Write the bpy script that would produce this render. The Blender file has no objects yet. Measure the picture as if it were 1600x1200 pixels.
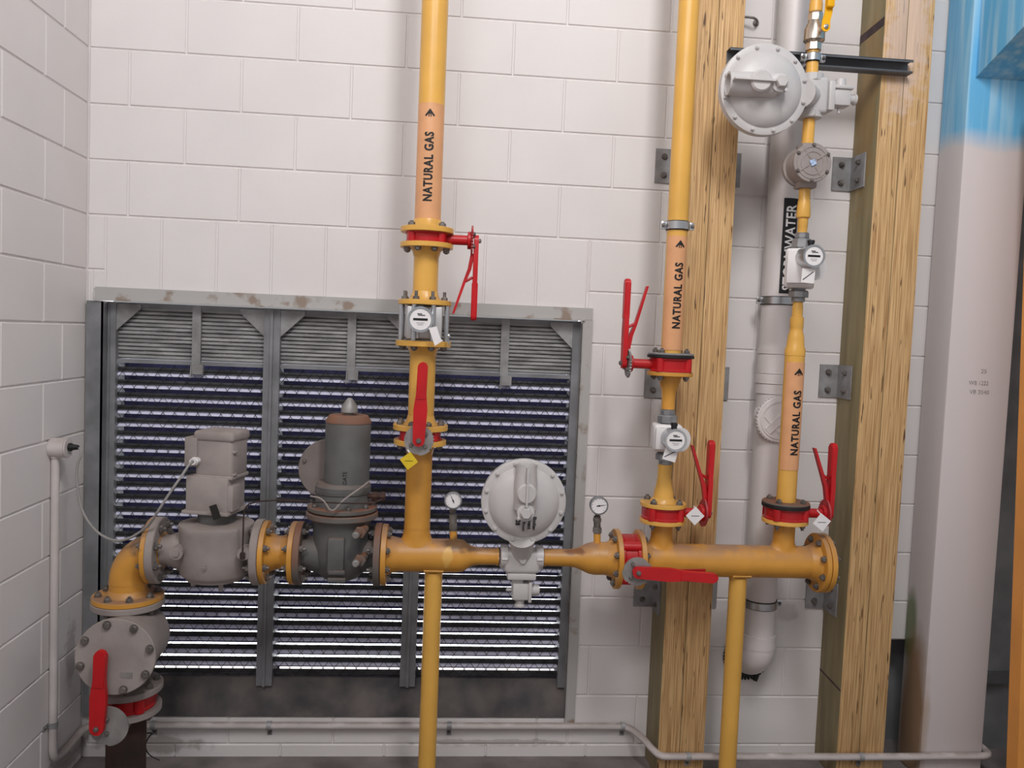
import bpy, bmesh, math, random
from mathutils import Vector, Matrix
random.seed(7)
SC = bpy.context.scene
COL = SC.collection
V = Vector
# ------------------------------------------------------------------ camera
F, RX, RY, RZ = 1293.765, -.0585368, -.0407679, -.0816872
CAM = V((1.32832, -3.186262, 1.67002))
RM = Matrix.Rotation(RZ, 3, 'Z') @ Matrix.Rotation(RX, 3, 'X') @ Matrix.Rotation(RY, 3, 'Y')
cd = bpy.data.cameras.new('camera'); cam = bpy.data.objects.new('camera', cd); COL.objects.link(cam)
cd.sensor_width = 36; cd.lens = F / 1600 * 36; cd.clip_start = .05
m = Matrix((RM @ V((1, 0, 0)), RM @ V((0, 0, 1)), -(RM @ V((0, 1, 0))))).transposed().to_4x4()
m.translation = CAM; cam.matrix_world = m; SC.camera = cam

def ray(px, py): return RM @ V(((px - 800) / F, 1, -(py - 600) / F))
def at(px, py, y):
    "the point of the vertical plane Y = y that stands at this place of the photograph"
    d = ray(px, py); return CAM + d * ((y - CAM.y) / d.y)
# ------------------------------------------------------------------ light
SC.view_settings.view_transform = 'Standard'; SC.view_settings.look = 'None'
SC.view_settings.gamma = 1; SC.view_settings.use_curve_mapping = False
SC.view_settings.exposure = 0.0
w = bpy.data.worlds.new('world'); SC.world = w; w.use_nodes = True
w.node_tree.nodes['Background'].inputs[0].default_value = (.97, .98, 1, 1)
w.node_tree.nodes['Background'].inputs[1].default_value = .32
def area(name, loc, target, sx, sy, power, col=(1, .96, .95)):
    l = bpy.data.lights.new(name, 'AREA'); l.shape = 'RECTANGLE'; l.size = sx; l.size_y = sy; l.energy = power; l.color = col
    o = bpy.data.objects.new(name, l); COL.objects.link(o); o.location = loc
    o.rotation_euler = (V(target) - V(loc)).to_track_quat('-Z', 'Y').to_euler(); return o
area('ceiling_lamp_light', (2.05, -2.8, 4.4), (1.7, 0, 1.3), .45, .9, 56, (1, .985, .975))
area('ceiling_lamp_light', (.6, -3.8, 4.2), (.9, 0, 1.0), 1.4, 1.2, 49, (1, .985, .975))
sl = bpy.data.lights.new('sun', 'SUN'); sl.energy = 22; sl.angle = .01
so = bpy.data.objects.new('sun', sl); COL.objects.link(so); so.location = (1, 6, 8)
so.rotation_euler = V((.15, -.62, -1)).to_track_quat('-Z', 'Y').to_euler()

# ------------------------------------------------------------------ materials
def lin(c): return tuple((v / 255 / 12.92 if v / 255 <= .04045 else ((v / 255 + .055) / 1.055) ** 2.4) for v in c)
MATS = {}
def mat(name, rgb, rough=.5, metal=0, var=.08, scale=8, bump=0, bscale=60, dust=0, dust_rgb=(120, 92, 72), spec=.5,
        stretch=None, rgb2=None, lo=.35, hi=.65, emit=None):
    if name in MATS: return MATS[name]
    M = bpy.data.materials.new(name); M.use_nodes = True; nt = M.node_tree; N = nt.nodes; L = nt.links
    b = N['Principled BSDF']; b.inputs['Roughness'].default_value = rough; b.inputs['Metallic'].default_value = metal
    b.inputs['Specular IOR Level'].default_value = spec
    tc = N.new('ShaderNodeNewGeometry'); mp = N.new('ShaderNodeMapping'); L.new(tc.outputs['Position'], mp.inputs['Vector'])
    if stretch: mp.inputs['Scale'].default_value = stretch
    nz = N.new('ShaderNodeTexNoise'); nz.inputs['Scale'].default_value = scale; nz.inputs['Detail'].default_value = 6
    L.new(mp.outputs[0], nz.inputs['Vector'])
    c = lin(rgb); c2 = lin(rgb2) if rgb2 else tuple(v * (1 - var * 2) for v in c); c1 = c if rgb2 else tuple(min(1, v * (1 + var)) for v in c)
    rp = N.new('ShaderNodeValToRGB'); rp.color_ramp.elements[0].position = lo; rp.color_ramp.elements[1].position = hi
    rp.color_ramp.elements[0].color = (*c2, 1); rp.color_ramp.elements[1].color = (*c1, 1)
    L.new(nz.outputs['Fac'], rp.inputs['Fac']); out = rp.outputs['Color']
    if dust:
        sp = N.new('ShaderNodeSeparateXYZ'); L.new(tc.outputs['Normal'], sp.inputs[0])
        mr = N.new('ShaderNodeMapRange'); mr.inputs['From Min'].default_value = .15; mr.inputs['From Max'].default_value = .95
        mr.inputs['To Max'].default_value = dust; L.new(sp.outputs['Z'], mr.inputs['Value'])
        n2 = N.new('ShaderNodeTexNoise'); n2.inputs['Scale'].default_value = 14; n2.inputs['Detail'].default_value = 5
        L.new(tc.outputs['Position'], n2.inputs['Vector'])
        mu = N.new('ShaderNodeMath'); mu.operation = 'MULTIPLY'; L.new(mr.outputs[0], mu.inputs[0])
        m3 = N.new('ShaderNodeMapRange'); m3.inputs['From Min'].default_value = .26; m3.inputs['From Max'].default_value = .54
        L.new(n2.outputs['Fac'], m3.inputs['Value']); L.new(m3.outputs[0], mu.inputs[1])
        mx = N.new('ShaderNodeMix'); mx.data_type = 'RGBA'; L.new(mu.outputs[0], mx.inputs[0]); L.new(out, mx.inputs[6])
        mx.inputs[7].default_value = (*lin(dust_rgb), 1); out = mx.outputs[2]
    L.new(out, b.inputs['Base Color'])
    if bump:
        nb = N.new('ShaderNodeTexNoise'); nb.inputs['Scale'].default_value = bscale; nb.inputs['Detail'].default_value = 4
        L.new(mp.outputs[0], nb.inputs['Vector'])
        bp = N.new('ShaderNodeBump'); bp.inputs['Strength'].default_value = bump; bp.inputs['Distance'].default_value = .004
        L.new(nb.outputs['Fac'], bp.inputs['Height']); L.new(bp.outputs[0], b.inputs['Normal'])
    if emit: b.inputs['Emission Color'].default_value = (*lin(emit), 1); b.inputs['Emission Strength'].default_value = 1
    MATS[name] = M; return M
WALL = mat('white block paint', (226, 221, 220), .55, var=.015, scale=3, bump=.10, bscale=45, spec=.3)
FLOOR = mat('dusty concrete', (122, 114, 112), .9, var=.2, scale=5, bump=.3, bscale=40)
YEL = mat('yellow gas paint', (230, 176, 84), .32, var=.04, scale=6, dust=.35, dust_rgb=(150, 112, 84))
YELD = mat('dusty yellow gas paint', (216, 154, 64), .42, var=.06, scale=7, dust=.9, dust_rgb=(150, 118, 98))
RED = mat('red valve enamel', (190, 18, 26), .38, var=.08, scale=10, dust=.35, dust_rgb=(140, 80, 80))
REDL = mat('red lever vinyl', (196, 14, 24), .4, var=.05, scale=10)
REDD = mat('scuffed red enamel', (178, 48, 54), .5, var=.2, scale=25, dust=.5, dust_rgb=(160, 120, 120))
PLATE = mat('zinc plate', (150, 147, 145), .5, metal=.3, var=.1, scale=20)
GREY = mat('light grey casting', (200, 196, 195), .42, var=.03, scale=10, bump=.05, bscale=120)
TAUPE = mat('dusty grey casting', (158, 148, 144), .75, var=.08, scale=9, bump=.15, bscale=120, dust=.5, dust_rgb=(128, 112, 104))
DARK = mat('dark grey casting', (98, 98, 97), .6, var=.12, scale=8, bump=.12, bscale=90, dust=.8, dust_rgb=(120, 98, 88))
DRUST = mat('dark grey casting with rust', (104, 100, 96), .7, rgb2=(128, 86, 66), scale=7, lo=.3, hi=.55, dust=.95, dust_rgb=(128, 84, 62))
RUST = mat('rusty brown pipe', (74, 50, 42), .85, rgb2=(48, 36, 34), scale=9, bump=.3, bscale=60)
GALV = mat('galvanised steel', (150, 150, 152), .45, metal=.55, var=.12, scale=16)
GALVD = mat('weathered galvanised steel', (164, 164, 166), .5, metal=.25, scale=14, rgb2=(132, 130, 130))
ZINC = mat('bright zinc', (200, 202, 206), .28, metal=.85, var=.06, scale=20)
BOLT = mat('dull bolt steel', (124, 118, 114), .5, metal=.5, var=.2, scale=40)
NICK = mat('nickel plated brass', (205, 192, 178), .25, metal=.85, var=.06, scale=20)
ALU = mat('cast aluminium', (196, 194, 194), .4, metal=.35, var=.05, scale=20)
WHITE = mat('white enamel', (226, 222, 222), .4, var=.02, scale=10)
PAPER = mat('white tag plastic', (238, 234, 234), .5, var=.02, scale=30)
YTAG = mat('yellow tag plastic', (222, 190, 36), .5, var=.04, scale=40)
BLACK = mat('black rubber', (24, 24, 26), .55, var=.2, scale=20)
BLK = mat('black print', (16, 14, 18), .6, var=.02)
INK = mat('faded pencil', (138, 130, 132), .7, var=.3, scale=60)
PVC = mat('painted pvc', (222, 215, 214), .42, var=.02, scale=6)
PVCD = mat('dusty pvc conduit', (206, 198, 196), .5, var=.05, scale=9, dust=.6, dust_rgb=(128, 108, 98))
LABEL = mat('peach pipe label', (226, 166, 120), .35, var=.03, scale=20)
WPRINT = mat('white print', (240, 238, 238), .5, var=.01)
CABLE = mat('grey cable sheath', (150, 146, 144), .5, var=.05)
BLADE = mat('navy louvre blade', (50, 50, 88), .5, var=.12, scale=9)
BLADE2 = mat('charcoal louvre blade', (56, 56, 58), .6, var=.25, scale=12)
LIP = mat('pale louvre lip', (222, 222, 244), .4, var=.03, scale=9)
WIRE = mat('dark mesh wire', (34, 34, 40), .6, var=.1)
LFRAME = mat('grey louvre frame', (132, 133, 136), .55, metal=.15, var=.12, scale=10, dust=.4, dust_rgb=(110, 92, 84))
LDARK = mat('grimy louvre sill', (106, 98, 95), .65, metal=.1, var=.2, scale=8, rgb2=(64, 62, 66))
RIBS = mat('ribbed header panel', (160, 160, 160), .5, metal=.2, var=.2, scale=10, stretch=(1, 1, 6))
FLASH = mat('patchy flashing', (182, 180, 178), .5, metal=.15, rgb2=(150, 134, 122), scale=12, lo=.36, hi=.44)
LVLF = mat('laminated veneer edge', (222, 184, 132), .6, rgb2=(168, 126, 78), scale=26, stretch=(11, 11, .16), lo=.36, hi=.60, bump=.2, bscale=30)
LVLS = mat('olive veneer face', (154, 140, 104), .65, rgb2=(128, 116, 84), scale=5, stretch=(4, 4, .5))
BLUSH = mat('pale exterior paving', (236, 238, 240), .9, var=.05)
ORANGE = mat('orange painted steel', (240, 162, 78), .5, var=.05, scale=4)
CHAR = mat('charcoal steel', (132, 134, 136), .55, var=.12, scale=6)
STRIP = mat('grey steel stud', (104, 106, 110), .5, metal=.3, var=.1)
BALLY = mat('bright yellow lever vinyl', (248, 182, 6), .35, var=.03)
TAPE = mat('black tape', (30, 24, 24), .6, var=.1)
STK = mat('blue white sticker', (176, 196, 226), .5, var=.25, scale=120)

def add_cracks(M):
    "short dark vertical checks of the laminated timber"
    nt = M.node_tree; N = nt.nodes; L = nt.links; b = N['Principled BSDF']; src = b.inputs['Base Color'].links[0].from_socket
    g = N.new('ShaderNodeNewGeometry'); mp = N.new('ShaderNodeMapping'); mp.inputs['Scale'].default_value = (110, 110, 9); L.new(g.outputs['Position'], mp.inputs[0])
    v = N.new('ShaderNodeTexNoise'); v.inputs['Scale'].default_value = 1; v.inputs['Detail'].default_value = 2; L.new(mp.outputs[0], v.inputs['Vector'])
    r = N.new('ShaderNodeMapRange'); r.inputs['From Min'].default_value = .66; r.inputs['From Max'].default_value = .72; L.new(v.outputs['Fac'], r.inputs['Value'])
    mx = N.new('ShaderNodeMix'); mx.data_type = 'RGBA'; L.new(r.outputs[0], mx.inputs[0]); L.new(src, mx.inputs[6]); mx.inputs[7].default_value = (*lin((92, 62, 38)), 1)
    mp2 = N.new('ShaderNodeMapping'); mp2.inputs['Scale'].default_value = (1, 1, .9); L.new(g.outputs['Position'], mp2.inputs[0])
    L.new(mx.outputs[2], b.inputs['Base Color'])
add_cracks(LVLF)

def stain(M, spots):
    "brown grime or overspray patches with an outline of their own at fixed places"
    nt = M.node_tree; N = nt.nodes; L = nt.links; b = N['Principled BSDF']; out = b.inputs['Base Color'].links[0].from_socket
    g = N.new('ShaderNodeNewGeometry'); nz = N.new('ShaderNodeTexNoise'); nz.inputs['Scale'].default_value = 22; nz.inputs['Detail'].default_value = 5; L.new(g.outputs['Position'], nz.inputs['Vector'])
    for c, sz, rgb, a in spots:
        sb = N.new('ShaderNodeVectorMath'); sb.operation = 'SUBTRACT'; sb.inputs[1].default_value = c; L.new(g.outputs['Position'], sb.inputs[0])
        dv = N.new('ShaderNodeVectorMath'); dv.operation = 'DIVIDE'; dv.inputs[1].default_value = sz; L.new(sb.outputs[0], dv.inputs[0])
        ln = N.new('ShaderNodeVectorMath'); ln.operation = 'LENGTH'; L.new(dv.outputs[0], ln.inputs[0])
        n = N.new('ShaderNodeMath'); n.operation = 'MULTIPLY_ADD'; n.inputs[1].default_value = 1.4; L.new(nz.outputs['Fac'], n.inputs[0]); L.new(ln.outputs['Value'], n.inputs[2])
        r = N.new('ShaderNodeMapRange'); r.inputs['From Min'].default_value = 1.5; r.inputs['From Max'].default_value = 1.2; r.inputs['To Max'].default_value = a; L.new(n.outputs[0], r.inputs['Value'])
        k = N.new('ShaderNodeMix'); k.data_type = 'RGBA'; L.new(r.outputs[0], k.inputs[0]); L.new(out, k.inputs[6]); k.inputs[7].default_value = (*lin(rgb), 1); out = k.outputs[2]
    L.new(out, b.inputs['Base Color'])
stain(YELD, [((1.43, -.36, .945), (.13, .08, .035), (92, 68, 50), .85), ((1.80, -.36, .925), (.05, .05, .02), (120, 72, 44), .8), ((1.36, -.385, .905), (.022, .03, .05), (226, 178, 96), .9), ((.30, -.38, .95), (.13, .10, .07), (112, 92, 78), .75), ((.285, -.33, .685), (.16, .16, .05), (98, 84, 72), .8)])
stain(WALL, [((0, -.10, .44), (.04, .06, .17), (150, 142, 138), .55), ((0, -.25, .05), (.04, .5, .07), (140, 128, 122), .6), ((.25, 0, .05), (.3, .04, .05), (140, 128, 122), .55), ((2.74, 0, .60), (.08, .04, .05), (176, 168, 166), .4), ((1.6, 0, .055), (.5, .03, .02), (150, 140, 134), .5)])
stain(LVLF, [((2.98, -.19, 2.85), (.12, .1, .42), (214, 190, 178), .6)])
stain(LVLS, [((2.89, -.09, 2.6), (.05, .12, .5), (150, 116, 66), .6)])
def column_paint():
    M = bpy.data.materials.new('white and blue column paint'); M.use_nodes = True; nt = M.node_tree; N = nt.nodes; L = nt.links
    b = N['Principled BSDF']; b.inputs['Roughness'].default_value = .38
    g = N.new('ShaderNodeNewGeometry'); sp = N.new('ShaderNodeSeparateXYZ'); L.new(g.outputs['Position'], sp.inputs[0])
    nz = N.new('ShaderNodeTexNoise'); nz.inputs['Scale'].default_value = 5; L.new(g.outputs['Position'], nz.inputs['Vector'])
    ma = N.new('ShaderNodeMath'); ma.operation = 'MULTIPLY_ADD'; ma.inputs[1].default_value = .10; L.new(nz.outputs['Fac'], ma.inputs[0]); L.new(sp.outputs['Z'], ma.inputs[2])
    mr = N.new('ShaderNodeMapRange'); mr.inputs['From Min'].default_value = 2.485; mr.inputs['From Max'].default_value = 2.565; L.new(ma.outputs[0], mr.inputs['Value'])
    mp = N.new('ShaderNodeMapping'); mp.inputs['Scale'].default_value = (22, 22, 1.2); L.new(g.outputs['Position'], mp.inputs[0])
    st = N.new('ShaderNodeTexNoise'); st.inputs['Scale'].default_value = 1.2; L.new(mp.outputs[0], st.inputs['Vector'])
    rp = N.new('ShaderNodeValToRGB'); rp.color_ramp.elements[0].color = (*lin((104, 182, 228)), 1); rp.color_ramp.elements[1].color = (*lin((176, 214, 234)), 1)
    rp.color_ramp.elements[0].position = .42; rp.color_ramp.elements[1].position = .72; L.new(st.outputs['Fac'], rp.inputs['Fac'])
    mx = N.new('ShaderNodeMix'); mx.data_type = 'RGBA'; L.new(mr.outputs[0], mx.inputs[0]); mx.inputs[6].default_value = (*lin((216, 208, 208)), 1); L.new(rp.outputs['Color'], mx.inputs[7])
    # a green smear and a brown water stain of their own on the left face
    out = mx.outputs[2]
    for (c, s, rgb, a) in (((3.24, -.05, .56), (.08, .06, .20), (104, 122, 66), .9), ((3.24, -.10, .2), (.05, .10, .50), (166, 130, 94), .9)):
        sb = N.new('ShaderNodeVectorMath'); sb.operation = 'SUBTRACT'; sb.inputs[1].default_value = c; L.new(g.outputs['Position'], sb.inputs[0])
        dv = N.new('ShaderNodeVectorMath'); dv.operation = 'DIVIDE'; dv.inputs[1].default_value = s; L.new(sb.outputs[0], dv.inputs[0])
        ln = N.new('ShaderNodeVectorMath'); ln.operation = 'LENGTH'; L.new(dv.outputs[0], ln.inputs[0])
        n = N.new('ShaderNodeMath'); n.operation = 'MULTIPLY_ADD'; n.inputs[1].default_value = .6; L.new(nz.outputs['Fac'], n.inputs[0]); L.new(ln.outputs['Value'], n.inputs[2])
        r = N.new('ShaderNodeMapRange'); r.inputs['From Min'].default_value = 1.25; r.inputs['From Max'].default_value = .9; r.inputs['To Max'].default_value = a; L.new(n.outputs[0], r.inputs['Value'])
        k = N.new('ShaderNodeMix'); k.data_type = 'RGBA'; L.new(r.outputs[0], k.inputs[0]); L.new(out, k.inputs[6]); k.inputs[7].default_value = (*lin(rgb), 1); out = k.outputs[2]
    L.new(out, b.inputs['Base Color']); return M
COLP = column_paint()

# ------------------------------------------------------------------ object helpers
def thing(name, label, cat, loc, group=None, kind=None):
    o = bpy.data.objects.new(name, None); COL.objects.link(o); o.location = loc; o.empty_display_size = .05
    o['label'] = label; o['category'] = cat
    if group: o['group'] = group
    if kind: o['kind'] = kind
    return o
def root_loc(p):
    l = V((0, 0, 0))
    while p: l += p.location; p = p.parent
    return l
def link(name, me, m, parent=None, loc=None):
    o = bpy.data.objects.new(name, me); COL.objects.link(o)
    if m is not None and not me.materials: me.materials.append(m)
    if parent: o.parent = parent
    return o
def finish(me, ang=35):
    for p in me.polygons: p.use_smooth = True
    me.set_sharp_from_angle(angle=math.radians(ang))
def frame(a):
    a = V(a).normalized(); h = V((0, 0, 1)) if abs(a.z) < .9 else V((1, 0, 0))
    u = h.cross(a).normalized(); return u, a.cross(u).normalized(), a
X, Y, Z = V((1, 0, 0)), V((0, 1, 0)), V((0, 0, 1))
class B:
    "collects shapes given in world coordinates into one mesh"
    def __init__(s): s.bm = bmesh.new()
    def lathe(s, prof, o, axis, n=32, u=None, closed=False):
        uu, vv, a = frame(axis); o = V(o); rings = []
        for t, r in prof:
            if r < 1e-6: rings.append([s.bm.verts.new(o + a * t)])
            else: rings.append([s.bm.verts.new(o + a * t + (uu * math.cos(2 * math.pi * k / n) + vv * math.sin(2 * math.pi * k / n)) * r) for k in range(n)])
        for A, C in list(zip(rings, rings[1:])) + ([(rings[-1], rings[0])] if closed else []):
            for k in range(n):
                j = (k + 1) % n
                f = [A[k % len(A)], A[j % len(A)], C[j % len(C)], C[k % len(C)]]
                g = []
                for v in f:
                    if v not in g: g.append(v)
                if len(g) > 2:
                    try: s.bm.faces.new(g)
                    except ValueError: pass
        for R in (() if closed else (rings[0], rings[-1])):
            if len(R) > 2:
                try: s.bm.faces.new(R)
                except ValueError: pass
        return s
    def disc(s, o, axis, r, th, n=40, c=.0015):
        return s.lathe([(0, 0), (0, r - c), (c, r), (th - c, r), (th, r - c), (th, 0)], o, axis, n)
    def ring(s, o, axis, r0, r1, th, n=40):
        return s.lathe([(0, r0), (0, r1), (th, r1), (th, r0)], o, axis, n, closed=True)
    def cyl(s, p0, p1, r, r2=None, n=24):
        p0, p1 = V(p0), V(p1); L = (p1 - p0).length; r2 = r if r2 is None else r2
        return s.lathe([(0, 0), (0, r), (L, r2), (L, 0)], p0, p1 - p0, n)
    def hexa(s, o, axis, r, h, n=6):
        return s.lathe([(0, 0), (0, r), (h * .8, r), (h, r * .86), (h, 0)], o, axis, n)
    def box(s, c, size, rot=None, bev=0, seg=2):
        c = V(c); M = Matrix.Translation(c) @ ((rot.to_4x4() if rot else Matrix()) @ Matrix.Diagonal((*size, 1)))
        r = bmesh.ops.create_cube(s.bm, size=1, matrix=M)
        if bev:
            es = list({e for v in r['verts'] for e in v.link_edges})
            bmesh.ops.bevel(s.bm, geom=es, offset=bev, segments=seg, profile=.5, affect='EDGES')
        return s
    def box2(s, p0, p1, bev=0): 
        p0, p1 = V(p0), V(p1); d = p1 - p0
        return s.box((p0 + p1) / 2, (abs(d.x), abs(d.y), abs(d.z)), None, bev)
    def prism(s, pts, o, ux, uy, n, th, c=0):
        "polygon pts (a,b) in the frame ux, uy at o, pushed th along n"
        o, ux, uy, n = V(o), V(ux), V(uy), V(n)
        a = [s.bm.verts.new(o + ux * p[0] + uy * p[1]) for p in pts]; b = [s.bm.verts.new(o + ux * p[0] + uy * p[1] + n * th) for p in pts]
        s.bm.faces.new(a); s.bm.faces.new(b); k = len(pts)
        for i in range(k): s.bm.faces.new([a[i], a[(i + 1) % k], b[(i + 1) % k], b[i]])
        return s
    def tube(s, pts, r, n=12, smooth=0):
        pts = [V(p) for p in pts]
        for _ in range(smooth):
            q = [pts[0]]
            for a, b in zip(pts, pts[1:]): q += [a * .75 + b * .25, a * .25 + b * .75]
            pts = q + [pts[-1]]
        t0 = (pts[1] - pts[0]).normalized(); u, v, _ = frame(t0); rings = []
        for i, p in enumerate(pts):
            t = (pts[min(i + 1, len(pts) - 1)] - pts[max(i - 1, 0)]).normalized()
            u = (u - t * u.dot(t)).normalized(); v = t.cross(u)
            rr = r[i] if isinstance(r, (list, tuple)) else r
            rings.append([s.bm.verts.new(p + (u * math.cos(2 * math.pi * k / n) + v * math.sin(2 * math.pi * k / n)) * rr) for k in range(n)])
        for A, C in zip(rings, rings[1:]):
            for k in range(n): s.bm.faces.new([A[k], A[(k + 1) % n], C[(k + 1) % n], C[k]])
        s.bm.faces.new(rings[0]); s.bm.faces.new(rings[-1]); return s
    def arc(s, o, axis, r, t0, t1, a0, a1, facing, th=.0008, n=20):
        "a curved patch round the axis line, from angle a0 to a1 measured from facing"
        a = V(axis).normalized(); f = V(facing).normalized(); g = a.cross(f); o = V(o); rows = []
        for k in range(n + 1):
            q = a0 + (a1 - a0) * k / n; d = f * math.cos(q) + g * math.sin(q)
            rows.append([s.bm.verts.new(o + a * t0 + d * r), s.bm.verts.new(o + a * t1 + d * r), s.bm.verts.new(o + a * t1 + d * (r + th)), s.bm.verts.new(o + a * t0 + d * (r + th))])
        for A, C in zip(rows, rows[1:]):
            for k in range(4): s.bm.faces.new([A[k], A[(k + 1) % 4], C[(k + 1) % 4], C[k]])
        s.bm.faces.new(rows[0]); s.bm.faces.new(rows[-1]); return s
    def saddle(s, x, rm, rb, up=1, R1=.013, h=.032, n=48, m=7):
        "smooth weld fillet where a vertical branch of radius rb leaves the horizontal main pipe of radius rm"
        rings = []
        for j in range(m + 1):
            a = math.pi / 2 * j / m; r = rb + R1 * (1 - math.sin(a)) + .0003; row = []
            for k in range(n):
                q = 2 * math.pi * k / n; y = max(-rm * .995, min(rm * .995, (rb + R1) * math.sin(q)))
                row.append(s.bm.verts.new((x + r * math.cos(q), YG + r * math.sin(q), ZM - .0015 + math.sqrt(rm * rm - y * y) + h * (1 - math.cos(a)))))
            rings.append(row)
        for A, C in zip(rings, rings[1:]):
            for k in range(n): s.bm.faces.new([A[k], A[(k + 1) % n], C[(k + 1) % n], C[k]])
        return s
    def out(s, name, m, parent=None, ang=35, label=None):
        bmesh.ops.recalc_face_normals(s.bm, faces=s.bm.faces[:])
        me = bpy.data.meshes.new(name)
        if parent: off = root_loc(parent)
        else:
            vs = [v.co for v in s.bm.verts]
            off = V(((min(v.x for v in vs) + max(v.x for v in vs)) / 2, (min(v.y for v in vs) + max(v.y for v in vs)) / 2, min(v.z for v in vs)))
        bmesh.ops.translate(s.bm, verts=s.bm.verts[:], vec=-off); s.bm.to_mesh(me); s.bm.free(); finish(me, ang)
        o = link(name, me, m, parent)
        if not parent: o.location = off
        if label: o['label'] = label
        return o
def top(o, label, cat, group=None, kind=None):
    if label: o['label'] = label
    if cat: o['category'] = cat
    if group: o['group'] = group
    if kind: o['kind'] = kind
    return o
BM = {}
def bolt(parent, pos, axis, s=1.0, stub=.012, m=None):
    m = m or BOLT; k = (round(s, 2), round(stub, 3), m.name)
    if k not in BM:
        b = B(); b.lathe([(0, 0), (0, .0135 * s), (.002, .0135 * s), (.002, 0)], (0, 0, 0), Z, 16); b.hexa((0, 0, .002), Z, .012 * s, .010 * s)
        if stub: b.cyl((0, 0, .008 * s), (0, 0, .012 * s + stub), .0062 * s, n=10)
        bmesh.ops.recalc_face_normals(b.bm, faces=b.bm.faces[:]); me = bpy.data.meshes.new('bolt'); b.bm.to_mesh(me); b.bm.free(); finish(me); me.materials.append(m); BM[k] = me
    o = bpy.data.objects.new('bolt', BM[k]); COL.objects.link(o); o.parent = parent
    u, v, a = frame(axis); q = Matrix((u, v, a)).transposed().to_4x4(); q.translation = V(pos) - root_loc(parent); o.matrix_local = q
    return o
def bolts(parent, c, axis, pcd, n=8, s=1.0, stub=.012, ph=None, m=None, only=None):
    u, v, a = frame(axis); ph = math.pi / n if ph is None else ph
    for k in range(n):
        q = ph + 2 * math.pi * k / n; d = u * math.cos(q) + v * math.sin(q)
        if only and not only(d): continue
        bolt(parent, V(c) + d * pcd, axis, s, stub, m)
# --- lettering
def glyphs(txt, bold=0.0, spacing=1.0, shear=0):
    cu = bpy.data.curves.new('t', 'FONT'); cu.body = txt; cu.size = 1; cu.offset = bold; cu.space_character = spacing; cu.resolution_u = 3; cu.shear = shear
    o = bpy.data.objects.new('t', cu); COL.objects.link(o); dg = bpy.context.evaluated_depsgraph_get(); dg.update()
    me = bpy.data.meshes.new_from_object(o.evaluated_get(dg)); bpy.data.objects.remove(o); bpy.data.curves.remove(cu)
    bm = bmesh.new(); bm.from_mesh(me); bpy.data.meshes.remove(me)
    xs = [v.co.x for v in bm.verts]; ys = [v.co.y for v in bm.verts]; x0, x1, y0, y1 = min(xs), max(xs), min(ys), max(ys)
    for v in bm.verts: v.co.x = (v.co.x - x0) / (x1 - x0); v.co.y = (v.co.y - y0) / (y1 - y0) - .5; v.co.z = 0
    return bm
def lettering(parent, txt, m, put, bold=0.0, name='lettering', spacing=1.0, slices=0, th=None):
    bm = glyphs(txt, bold, spacing)
    for k in range(1, slices):
        bmesh.ops.bisect_plane(bm, geom=bm.verts[:] + bm.edges[:] + bm.faces[:], plane_co=(0, -.5 + k / slices, 0), plane_no=(0, 1, 0))
    off = root_loc(parent)
    for v in bm.verts: v.co = put(v.co.x, v.co.y) - off
    if th is not None: 
        r = bmesh.ops.extrude_face_region(bm, geom=bm.faces[:]); bmesh.ops.translate(bm, verts=[e for e in r['geom'] if isinstance(e, bmesh.types.BMVert)], vec=th)
    me = bpy.data.meshes.new(name); bm.to_mesh(me); bm.free(); o = link(name, me, m, parent); return o
def flat_put(o, ux, uy, L, H): 
    o, ux, uy = V(o), V(ux), V(uy); return lambda a, b: o + ux * (a * L) + uy * (b * H)
def cyl_put(cx, cy, r, z0, L, H, shift=0):
    "reads upwards along a vertical pipe, letter tops to the left, on its front"
    def f(a, b):
        q = -b * H / r + shift; return V((cx + math.sin(q) * r, cy - math.cos(q) * r, z0 + a * L))
    return f

# ------------------------------------------------------------------ the room
J = lambda j: 2.65 - .2 * j          # height of bed joint j
def cut(rects, hole):
    out = []
    for (a, b, c, d) in rects:
        h0, h1, h2, h3 = hole
        if h0 >= b or h1 <= a or h2 >= d or h3 <= c: out.append((a, b, c, d)); continue
        if a < h0: out.append((a, h0, c, d))
        if b > h1: out.append((h1, b, c, d))
        a2, b2 = max(a, h0), min(b, h1)
        if c < h2: out.append((a2, b2, c, h2))
        if d > h3: out.append((a2, b2, h3, d))
    return out
REC = (3.084, 3.6, -.2, .49)            # the dark recess at the wall foot beside the column
OPEN = (.02, 1.868, .16, 1.775)       # the louvre opening: x0 x1 z0 z1
def block(bm, a, b, c, d, y, push):
    "one painted block: a shallow bevelled face standing 5 mm proud of the joints"
    g, k = .0022, .0035
    if b - a < .012 or d - c < .012: g, k = .0005, .001
    P = lambda p, q, e: bm.verts.new(push(p, q, e))
    o = [P(a + g, c + g, 0), P(b - g, c + g, 0), P(b - g, d - g, 0), P(a + g, d - g, 0)]
    i = [P(a + g + k, c + g + k, .005), P(b - g - k, c + g + k, .005), P(b - g - k, d - g - k, .005), P(a + g + k, d - g - k, .005)]
    bm.faces.new(i)
    for n in range(4): bm.faces.new([o[n], o[(n + 1) % 4], i[(n + 1) % 4], i[n]])
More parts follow.
